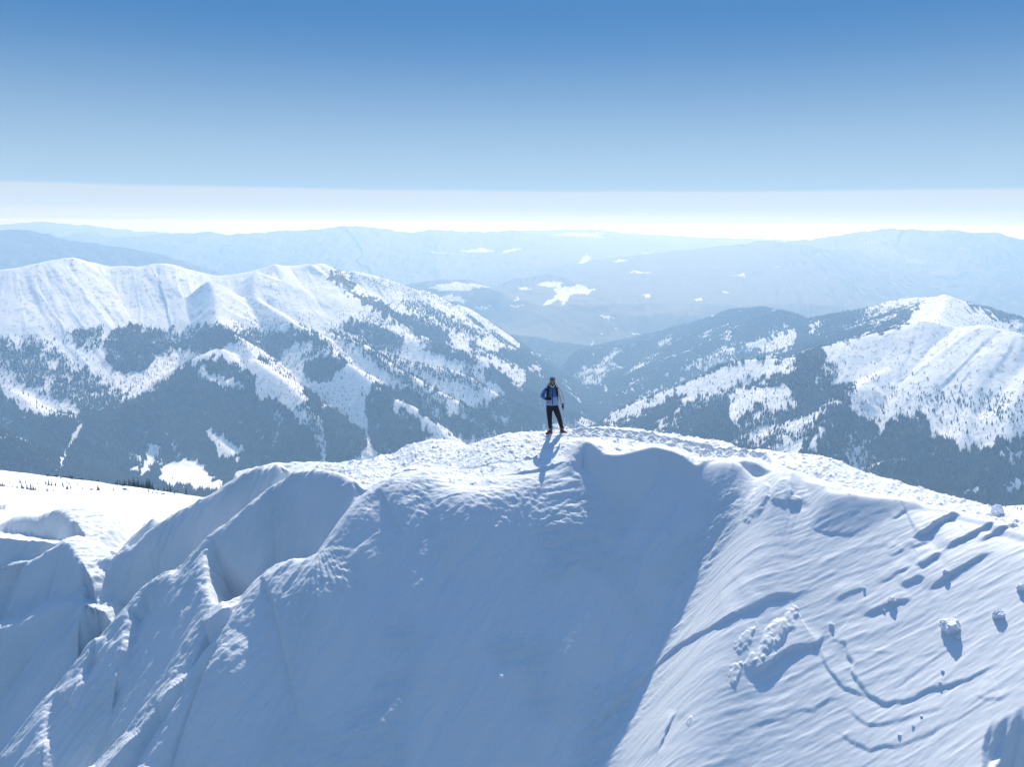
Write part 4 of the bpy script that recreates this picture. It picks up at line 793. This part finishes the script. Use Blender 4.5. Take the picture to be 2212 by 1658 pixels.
t2 = [('spruce', 120, 600, 85), ('spruce', 160, 445, 110), ('spruce', 200, 455, 150), ('spruce', 255, 460, 140), ('spruce', 310, 470, 120), ('spruce', 350, 470, 160), ('spruce', 380, 475, 130), ('spruce', 435, 480, 190), ('spruce', 480, 480, 170), ('spruce', 530, 485, 250), ('spruce', 560, 485, 180), ('spruce', 600, 490, 160), ('spruce', 635, 490, 250), ('spruce', 700, 495, 180), ('spruce', 740, 490, 160), ('spruce', 790, 490, 230), ('spruce', 830, 495, 250), ('spruce', 870, 495, 260), ('spruce', 920, 495, 180),
  ('spruce', 1150, 495, 130), ('spruce', 1220, 500, 150), ('spruce', 1280, 500, 190), ('spruce', 1420, 520, 80), ('spruce', 1600, 540, 170), ('spruce', 1780, 560, 70), ('spruce', 1990, 580, 50), ('spruce', 2165, 600, 110), ('spruce', 340, 570, 60), ('spruce', 385, 570, 60), ('spruce', 435, 630, 65), ('spruce', 410, 610, 45), ('spruce', 485, 600, 40), ('spruce', 835, 620, 100), ('spruce', 950, 600, 80), ('spruce', 1040, 600, 105), ('spruce', 930, 670, 80), ('spruce', 1015, 670, 75), ('shrub', 1095, 675, 35), ('shrub', 1150, 675, 45), ('shrub', 300, 510, 40), ('shrub', 335, 600, 50), ('shrub', 210, 605, 14), ('spruce', 1235, 680, 50), ('spruce', 1370, 670, 90),
  ('dead', 520, 610, 80), ('dead', 615, 615, 60), ('dead', 700, 625, 50), ('dead', 760, 600, 30)] + [('dead', int(900 + k * 29 + random.uniform(-12, 12)), int(610 + k * 3.1 + random.uniform(-35, 50)), random.randint(55, 120)) for k in range(38)]
LAB = {'spruce': ('dark green spruce standing on the snow slope at far left', 'spruces on the far left snow slope'), 'dead': ('bare grey dead trunk standing on the snow slope at far left', 'dead trunks on the far left snow slope'), 'shrub': ('low dark dwarf pine poking out of the snow slope at far left', 'dwarf pines on the far left snow slope')}
def plant(lst, cv):
    for kind, px_, py_, hp in lst:
        u, v = cv(px_, py_); p = slope_point(u, v)
        h = hp * HT * p[1]
        put_tree(kind, p[0], p[1], p[2] - .03 * h, h * (1.04 if kind != 'shrub' else 1.5), *LAB[kind], wide=1.0 if kind != 'shrub' else 1.1)
plant(trees, s1); plant(t2, s2)
def s4(x, y): return 2050.1 + x * .08353, 1025.1 + y * .08353
RLAB = {'spruce': ('small dark spruce on the snow slope beyond the right end of the crest', 'spruces beyond the right end of the crest'), 'dead': ('thin grey dead tree beyond the right end of the crest', 'dead trees beyond the right end of the crest')}
for k in range(46):
    px_ = random.uniform(560, 2300); py_ = random.uniform(830, 1080) + (0 if px_ > 1300 else -20)
    u, v = s4(px_, py_); p = slope_point(min(u, 2260), v); kind = 'spruce' if random.random() < .6 else 'dead'
    h = random.uniform(60, 150) * .08353 / F * p[1]
    put_tree(kind, p[0], p[1], p[2] - .03 * h, h, *RLAB[kind])
# ------------------------------------------------------------------ lumps of snow on the slope
LUMP = simple('lump_snow', (.80, .83, .87), .7, .05, 12, .5)
def lump_mesh(seed, flat=.8):
    r = np.random.default_rng(seed); bm = bmesh.new(); bmesh.ops.create_icosphere(bm, subdivisions=5, radius=1)
    co = np.array([v.co for v in bm.verts]); off = r.uniform(0, 50, 3)
    n = fbm(co[:, 0] * 1.1 + off[0] + co[:, 2], co[:, 1] * 1.1 + off[1] - co[:, 2] * .7, 4, seed, ridged=True)
    n2 = fbm(co[:, 0] * 4 + off[0], co[:, 1] * 4 + co[:, 2] * 4, 3, seed + 5)
    pl = r.normal(0, 1, (9, 3)); pl /= np.linalg.norm(pl, axis=1)[:, None]
    cut = np.minimum(1, np.min(r.uniform(.62, .85, 9) / np.maximum(co @ pl.T, .05), axis=1))     # broken facets
    co = co * (cut * (1 + .16 * n + .06 * n2))[:, None] * (1, 1, flat)
    for v, c in zip(bm.verts, co): v.co = c
    m = bpy.data.meshes.new('snow_lump'); bm.to_mesh(m); bm.free(); m.materials.append(LUMP); return m
LUMPS = [  # (u, v, radius, flatness, label)
  (2052, 1366, .205, .85, 'largest broken snow block, low on the right slope with a long blue shadow'),
  (2069, 1381, .062, .9, 'small round snow lump sitting in the shadow of the largest snow block'),
  (2157, 1334, .125, 1.0, 'upright snow block to the right of the largest one'),
  (2208, 1276, .11, 1.0, 'dark snow lump at the right edge of the picture'),
  (2041, 1243, .062, 1.0, 'little upright snow lump on the slope high above the largest block'),
  (1866, 1275, .040, 1.0, 'small snow lump just above the chunky furrow'),
  (1795, 1357, .060, .9, 'snow lump at the top of the long zigzag crack'),
  (1926, 1303, .085, .8, 'snow block resting on the edge of the chunky furrow'),
  (1909, 1325, .036, .9, 'small snow crumb just under the chunky furrow'),
  (2035, 1459, .034, .9, 'upper of two small crumbs above the wide curved crack'),
  (2030, 1483, .034, .9, 'lower of two small crumbs above the wide curved crack'),
  (1990, 1554, .030, .8, 'small flat crumb on the narrow second crack'),
  (1971, 1577, .032, .8, 'small crumb between the second and third curved cracks'),
  (1942, 1599, .036, .7, 'flat crumb just above the lowest curved crack'),
  (1083, 1462, .10, .8, 'lone snow lump half sunk in the shaded bowl'),
  (2155, 1113, .16, 1.1, 'rounded snow block on the crest at the far right')]
for k, (u, v, r, fl, lab) in enumerate(LUMPS):
    p = hit(u, v)[0]
    o = link('snow_lump', lump_mesh(200 + k, fl)); o.scale = (r * .9, r * .9, r * .9); o.rotation_euler = (0, 0, k * 1.7)
    zg = near_height(p[0], p[1]); o.location = (p[0], p[1], zg + r * (.35 if 'sunk' not in lab else -.25))
    tag(o, lab, 'snow lump', 'lumps of snow on the slope')

# ------------------------------------------------------------------ the hiker
def mesh_from_bm(name, bm, mats):
    bmesh.ops.recalc_face_normals(bm, faces=bm.faces); m = bpy.data.meshes.new(name); bm.to_mesh(m); bm.free()
    for x_ in mats: m.materials.append(x_)
    return m
V3 = mathutils.Vector
def tube(bm, pts, radii, seg=16, cap=True, mat=None, steps=4, quilt=0.0, pitch=.07, up=(0, 1, 0), ):
    """loft along pts (smoothed); radii = (across, along-up) per point; mat = function(angle, t) -> slot."""
    rows = np.array([list(p) + (list(r) if hasattr(r, '__len__') else [r, r]) for p, r in zip(pts, radii)], float)
    q = dense(rows, steps) if len(rows) > 2 else rows
    ln = np.concatenate([[0], np.cumsum(np.linalg.norm(np.diff(q[:, :3], axis=0), axis=1))])
    rings = []
    for i in range(len(q)):
        t = V3(q[min(i + 1, len(q) - 1), :3] - q[max(i - 1, 0), :3]).normalized()
        b = V3(up); b = (b - t * b.dot(t)).normalized(); a = t.cross(b)
        k = 1 + quilt * (abs(math.sin(math.pi * ln[i] / pitch)) ** .6 - .6)
        rings.append([bm.verts.new(V3(q[i, :3]) + a * (math.cos(w) * q[i, 3] * k) + b * (math.sin(w) * q[i, 4] * k)) for w in np.arange(seg) * 2 * math.pi / seg])
    for i in range(len(rings) - 1):
        for j in range(seg):
            f = bm.faces.new((rings[i][j], rings[i][(j + 1) % seg], rings[i + 1][(j + 1) % seg], rings[i + 1][j])); f.smooth = True
            if mat: f.material_index = mat((j + .5) / seg * 360, i / (len(rings) - 1))
    if cap:
        bm.faces.new(rings[0][::-1]); bm.faces.new(rings[-1])
def ball(bm, c, r, seg=20):
    s = mathutils.Matrix.Diagonal((*r, 1)); bmesh.ops.create_uvsphere(bm, u_segments=seg, v_segments=seg // 2 + 2, radius=1, matrix=mathutils.Matrix.Translation(c) @ s)
def fuse(o, voxel=.010, smooth=3):
    m = o.modifiers.new('fuse', 'REMESH'); m.mode = 'VOXEL'; m.voxel_size = voxel; m.use_smooth_shade = True
    s = o.modifiers.new('soften', 'SMOOTH'); s.iterations = smooth; s.factor = .5
SKIN = simple('skin', (.42, .20, .13), .55, .08, 20)
BLUE = simple('jacket_blue', (.06, .15, .36), .5, .10, 9, .2, .4); PALE = simple('jacket_periwinkle', (.26, .34, .56), .5, .08, 9, .2, .4); TEAL = simple('jacket_dark_teal', (.018, .055, .12), .5, .1, 9, .2, .4)
WHITE = simple('sleeve_white', (.72, .69, .66), .55, .04, 9, .2); NAVY = simple('navy_piping', (.02, .03, .09), .6)
BLACK = simple('trouser_black', (.016, .014, .018), .8, .4, 14, .3); GLOVE = simple('glove_black', (.008, .008, .010), .7, .3, 30); PACKM = simple('pack_black', (.010, .010, .013), .7, .3, 30)
BOOT = simple('boot_brown', (.13, .055, .035), .7, .5, 18, .3); SOLE = simple('boot_sole', (.045, .035, .03), .8, .3, 20); CAPM = simple('cap_blue', (.025, .075, .27), .8, .2, 60, .4)
BEARD = simple('beard_dark', (.05, .026, .018), .9, .3, 120, .6); TEETH = simple('teeth', (.8, .76, .70), .3); EYE = simple('eye_dark', (.015, .010, .008), .4); SHIRT = simple('shirt_pale', (.62, .62, .62), .8)
feet = [P(1187, 938, 24.45), P(1215, 938, 24.45)]
ctr = (feet[0] + feet[1]) / 2
hx, hy = float(ctr[0]) - .10, float(ctr[1])
hz_ = near_height(hx + .1, hy) - .04
hx += 0.0
man = link('person', None)
bm = bmesh.new()                                         # the body, one continuous surface
HC = V3((-.045, -.03, 1.695))
ball(bm, HC + V3((0, .012, .02)), (.077, .096, .105)); ball(bm, HC + V3((0, -.022, -.055)), (.058, .070, .066)); ball(bm, HC + V3((0, -.098, -.012)), (.013, .022, .024), 10)
for s in (-1, 1): ball(bm, HC + V3((s * .080, .01, -.01)), (.011, .018, .032), 10)
tube(bm, [(-.045, .01, 1.62), (-.045, .01, 1.54), (-.045, .0, 1.47)], [.055, .056, .075])
tube(bm, [(-.045, 0, 1.49), (-.045, 0, 1.40), (-.045, 0, 1.2), (-.045, 0, 1.05), (-.045, 0, .93), (-.042, 0, .84)], [(.12, .07), (.17, .10), (.155, .10), (.145, .10), (.16, .10), (.13, .09)])
ARM_L = [(-.215, 0, 1.435), (-.285, .02, 1.33), (-.345, .03, 1.20), (-.30, -.10, 1.165), (-.235, -.19, 1.165)]     # bent across the belly
ARM_R = [(.125, 0, 1.435), (.185, .01, 1.33), (.235, .02, 1.21), (.265, -.005, 1.09), (.288, -.03, .975)]       # hanging
LEG_L = [(-.125, 0, .90), (-.122, -.015, .70), (-.112, -.04, .485), (-.095, -.005, .30), (-.080, .01, .12)]
LEG_R = [(.045, 0, .90), (.115, -.015, .70), (.195, -.04, .485), (.245, -.01, .30), (.285, .01, .12)]
for A_ in (ARM_L, ARM_R): tube(bm, A_, [.05, .045, .038, .034, .027], 12)
for G_ in (LEG_L, LEG_R): tube(bm, G_, [.085, .075, .052, .048, .038], 12)
def hand(bm, wrist, d, side, nrm, k=1.0, curl=.25, glove=0.0):
    """palm and five fingers; d = along the hand, side = towards the thumb, nrm = out of the back of the hand."""
    w, d, side, nrm = V3(wrist), V3(d).normalized(), V3(side).normalized(), V3(nrm).normalized(); g = glove
    tube(bm, [w - d * .02, w + d * .03, w + d * .075, w + d * .095], [(.030 + g, .022 + g), (.042 + g, .018 + g), (.045 + g, .016 + g), (.040 + g, .013 + g)], 14, up=nrm)
    for j, (o, ln) in enumerate(((.030, .070), (.010, .079), (-.011, .073), (-.031, .058))):
        b = w + d * .085 + side * o; p1 = b + d * ln * .5 - nrm * ln * curl * .35; p2 = b + d * ln * .92 - nrm * ln * curl * (1.1 + .1 * j)
        tube(bm, [b - d * .02, b, p1, p2], [.0095 + g, .0095 + g, .009 + g, .007 + g], 8, up=nrm, steps=3)
    b = w + d * .025 + side * .034; tube(bm, [b - side * .015, b + side * .022 + d * .022 - nrm * .006, b + side * .030 + d * .058 - nrm * .016], [.012 + g, .011 + g, .008 + g], 8, up=nrm, steps=3)
HL = ((-.222, -.205, 1.168), (.93, -.30, .03), (.05, .05, 1), (-.2, -1, .05)); HR = ((.292, -.035, .945), (.13, -.10, -1), (-.35, -.9, 0), (.95, -.25, .1))
hand(bm, *HL); hand(bm, *HR)
body = mesh_from_bm('person', bm, [SKIN]); man.data = body if False else None
bpy.data.objects.remove(man); man = link('person', body); fuse(man, .008, 2)
tag(man, 'smiling hiker in blue padded jacket, cap and black trousers standing on the snow crest', 'person')
man.location = (hx, hy, hz_); man.scale = (1.03,) * 3
print('FEET', proj(hx, hy, hz_))
def wear(name, bm, mats, voxel=None, sm=2, label=None, parent=None):
    o = link(name, mesh_from_bm(name, bm, mats), parent=parent or man)
    if voxel: fuse(o, voxel, sm)
    if label: o['label'] = label
    return o
bm = bmesh.new()                                         # jacket body: padded baffles, hem to collar
tube(bm, [(-.045, 0, .925), (-.045, 0, .95), (-.045, 0, 1.05), (-.045, 0, 1.2), (-.045, 0, 1.32), (-.045, 0, 1.40), (-.045, .005, 1.46), (-.045, .01, 1.50)], [(.178, .125), (.196, .142), (.192, .145), (.185, .142), (.192, .14), (.192, .13), (.15, .11), (.10, .09)],
     40, steps=14, quilt=.11, pitch=.085, mat=lambda a, t: 1 if t < .42 else 0)
jacket = wear('jacket', bm, [BLUE, PALE])
bm = bmesh.new()                                         # hood rolled behind the neck and high collar
tube(bm, [(-.045, .012, 1.475), (-.045, .008, 1.53), (-.045, .0, 1.585)], [(.135, .118), (.118, .112), (.103, .105)], 28, cap=False, steps=5, quilt=.05, pitch=.05)
tube(bm, [(-.17, -.04, 1.50), (-.155, .07, 1.545), (-.045, .135, 1.57), (.065, .07, 1.545), (.08, -.04, 1.50)], [.03, .045, .055, .045, .03], 12)
wear('collar', bm, [TEAL], parent=jacket)
bm = bmesh.new(); tube(bm, [(-.115, -.085, 1.585), (-.075, -.118, 1.535), (-.045, -.128, 1.505)], [.018, .02, .012], 8); tube(bm, [(.025, -.085, 1.585), (-.015, -.118, 1.535), (-.045, -.128, 1.505)], [.018, .02, .012], 8)
wear('shirt_collar', bm, [SHIRT])
bm = bmesh.new(); tube(bm, [(-.045, -.128, 1.505), (-.042, -.142, 1.40), (-.038, -.152, 1.25), (-.034, -.155, 1.1), (-.034, -.146, .95)], [(.011, .008)] * 5, 8); wear('zip', bm, [NAVY], parent=jacket)
bm = bmesh.new(); tube(bm, [(-.195, -.105, 1.055), (-.185, -.118, .985)], [.006, .006], 6); tube(bm, [(.135, -.09, 1.13), (.15, -.075, 1.06)], [.007, .007], 6); wear('pocket_zip', bm, [NAVY], parent=jacket)
SR = [(.070, .074), (.068, .07), (.062, .064), (.056, .056), (.046, .046)]
def sleeve_mat_r(a, t): return 1 if 212 < a < 318 else (2 if (198 < a <= 212 or 318 <= a < 332) else 0)
def sleeve_mat_l(a, t): return 1 if (t < .52 and (a > 300 or a < 10)) else (2 if (t < .1 and 200 < a < 300) else 0)
for A_, fn in ((ARM_L, sleeve_mat_l), (ARM_R, sleeve_mat_r)):
    bm = bmesh.new(); A2 = [(A_[0][0] * .9 - .004, A_[0][1], A_[0][2] + .005)] + list(A_[1:])
    tube(bm, A2, SR, 36, steps=12, quilt=.09, pitch=.075, mat=fn); wear('sleeve', bm, [BLUE, WHITE, NAVY], parent=jacket)
for H_ in (HL, HR):
    bm = bmesh.new(); hand(bm, *H_, glove=.006); w = V3(H_[0]); d = V3(H_[1]).normalized(); tube(bm, [w - d * .045, w + d * .01], [.043, .036], 14)
    wear('glove', bm, [GLOVE], .006, 1)
bm = bmesh.new()                                         # trousers
tube(bm, [(-.043, 0, .965), (-.043, 0, .90), (-.043, .005, .83), (-.043, .005, .79)], [(.160, .122), (.172, .13), (.165, .125), (.12, .10)], 20)
for G_ in (LEG_L, LEG_R): tube(bm, [G_[0]] + list(G_[1:-1]) + [(G_[-1][0], G_[-1][1], .165)], [(.102, .108), (.096, .10), (.076, .08), (.068, .072), (.058, .06)], 18)
wear('trousers', bm, [BLACK], .011, 3)
for (ax, toe) in (((-.080, .01), (-.62, -.78)), ((.285, .01), (.78, -.62))):
    t = V3((toe[0], toe[1], 0)).normalized(); c = V3((ax[0], ax[1], 0)); bm = bmesh.new()
    tube(bm, [c + V3((0, 0, .225)), c + V3((0, 0, .15)), c + V3((0, 0, .07)), c + V3((0, 0, .03))], [.066, .060, .055, .052], 16)
    tube(bm, [c - t * .065 + V3((0, 0, .05)), c + t * .02 + V3((0, 0, .062)), c + t * .12 + V3((0, 0, .052)), c + t * .205 + V3((0, 0, .038))], [(.045, .042), (.050, .055), (.052, .042), (.036, .026)], 16, up=(0, 0, 1))
    b = wear('boot', bm, [BOOT], .008, 2)
    bm = bmesh.new(); tube(bm, [c - t * .085 + V3((0, 0, .016)), c + t * .02 + V3((0, 0, .016)), c + t * .12 + V3((0, 0, .016)), c + t * .225 + V3((0, 0, .02))], [(.045, .02), (.048, .02), (.056, .02), (.036, .018)], 14, up=(0, 0, 1)); wear('sole', bm, [SOLE], parent=b)
    bm = bmesh.new(); s = t.cross(V3((0, 0, 1)))
    for k in range(4):
        z = .095 + k * .033; f = c + t * (.060 - .004 * k) + V3((0, 0, z)); tube(bm, [f - s * .028, f + t * .008, f + s * .028], [.006] * 3, 6)
    wear('lace', bm, [SHIRT], parent=b)
bm = bmesh.new()                                         # cap pulled down over the ears, small peak
for k in range(1):
    rings = []
    for i, ph in enumerate(np.linspace(-.12, 1.5, 10)):
        rings.append([bm.verts.new(HC + V3((math.cos(w) * .090 * math.cos(ph * .98), .012 + math.sin(w) * .108 * math.cos(ph * .98), .045 + .082 * math.sin(ph) + (.018 * max(0, -math.sin(w)) if i < 3 else 0) - (.03 * max(0, math.sin(w)) if i == 0 else 0)))) for w in np.arange(28) * 2 * math.pi / 28])
    for i in range(9):
        for j in range(28): bm.faces.new((rings[i][j], rings[i][(j + 1) % 28], rings[i + 1][(j + 1) % 28], rings[i + 1][j])).smooth = True
    bm.faces.new(rings[-1]); bm.faces.new(rings[0][::-1])
cap = wear('cap', bm, [CAPM])
bm = bmesh.new(); tube(bm, [HC + V3((-.062, -.062, .062)), HC + V3((0, -.112, .066)), HC + V3((.062, -.062, .062))], [(.012, .020)] * 3, 10, up=(0, 0, 1)); wear('cap_band', bm, [NAVY], parent=cap)
bm = bmesh.new()
tube(bm, [HC + V3((-.074, -.005, -.02)), HC + V3((-.066, -.045, -.075)), HC + V3((-.03, -.088, -.108)), HC + V3((0, -.098, -.115)), HC + V3((.03, -.088, -.108)), HC + V3((.066, -.045, -.075)), HC + V3((.074, -.005, -.02))], [.010, .018, .020, .022, .020, .018, .010], 10)
tube(bm, [HC + V3((-.034, -.088, -.052)), HC + V3((0, -.102, -.040)), HC + V3((.034, -.088, -.052))], [.007, .009, .007], 8)
wear('beard', bm, [BEARD])
bm = bmesh.new(); tube(bm, [HC + V3((-.030, -.086, -.062)), HC + V3((0, -.100, -.070)), HC + V3((.030, -.086, -.062))], [(.008, .008), (.010, .011), (.008, .008)], 8); wear('teeth', bm, [TEETH])
for s in (-1, 1):
    bm = bmesh.new(); ball(bm, HC + V3((s * .031, -.083, .012)), (.014, .008, .008), 10); wear('eye', bm, [EYE])
    bm = bmesh.new(); tube(bm, [HC + V3((s * .012, -.094, .030)), HC + V3((s * .032, -.091, .036)), HC + V3((s * .052, -.076, .029))], [.005, .006, .004], 6); wear('eyebrow', bm, [BEARD])
# the rucksack on his back
pk = link('backpack', None); pk.location = man.location; pk.scale = man.scale
tag(pk, 'black rucksack worn on the hiker\'s back, straps over both shoulders', 'backpack')
bm = bmesh.new(); tube(bm, [(-.045, .225, 1.00), (-.045, .235, 1.05), (-.045, .245, 1.25), (-.045, .235, 1.42), (-.045, .215, 1.50)], [(.10, .07), (.145, .105), (.15, .115), (.14, .10), (.08, .06)], 24)
link('bag', mesh_from_bm('bag', bm, [PACKM]), parent=pk)
for s, xs in ((-1, (-.190, -.175, -.178, -.195, -.225)), (1, (.100, .088, .092, .108, .135))):
    bm = bmesh.new()
    tube(bm, [(xs[0], .14, 1.47), (xs[0], .05, 1.515), (xs[1], -.075, 1.485), (xs[2], -.152, 1.40), (xs[3], -.160, 1.28), (xs[4], -.115, 1.17), (xs[4] + s * .01, -.02, 1.10)], [(.026, .012), (.030, .014), (.034, .014), (.036, .014), (.030, .012), (.014, .009), (.011, .008)], 12, up=(0, -1, .3))
    link('strap', mesh_from_bm('strap', bm, [PACKM]), parent=pk)
bm = bmesh.new(); tube(bm, [(.015, .10, 1.60), (.055, .03, 1.59), (.085, -.05, 1.55), (.095, -.09, 1.51)], [.008] * 4, 8); link('hose', mesh_from_bm('hose', bm, [SHIRT]), parent=pk)
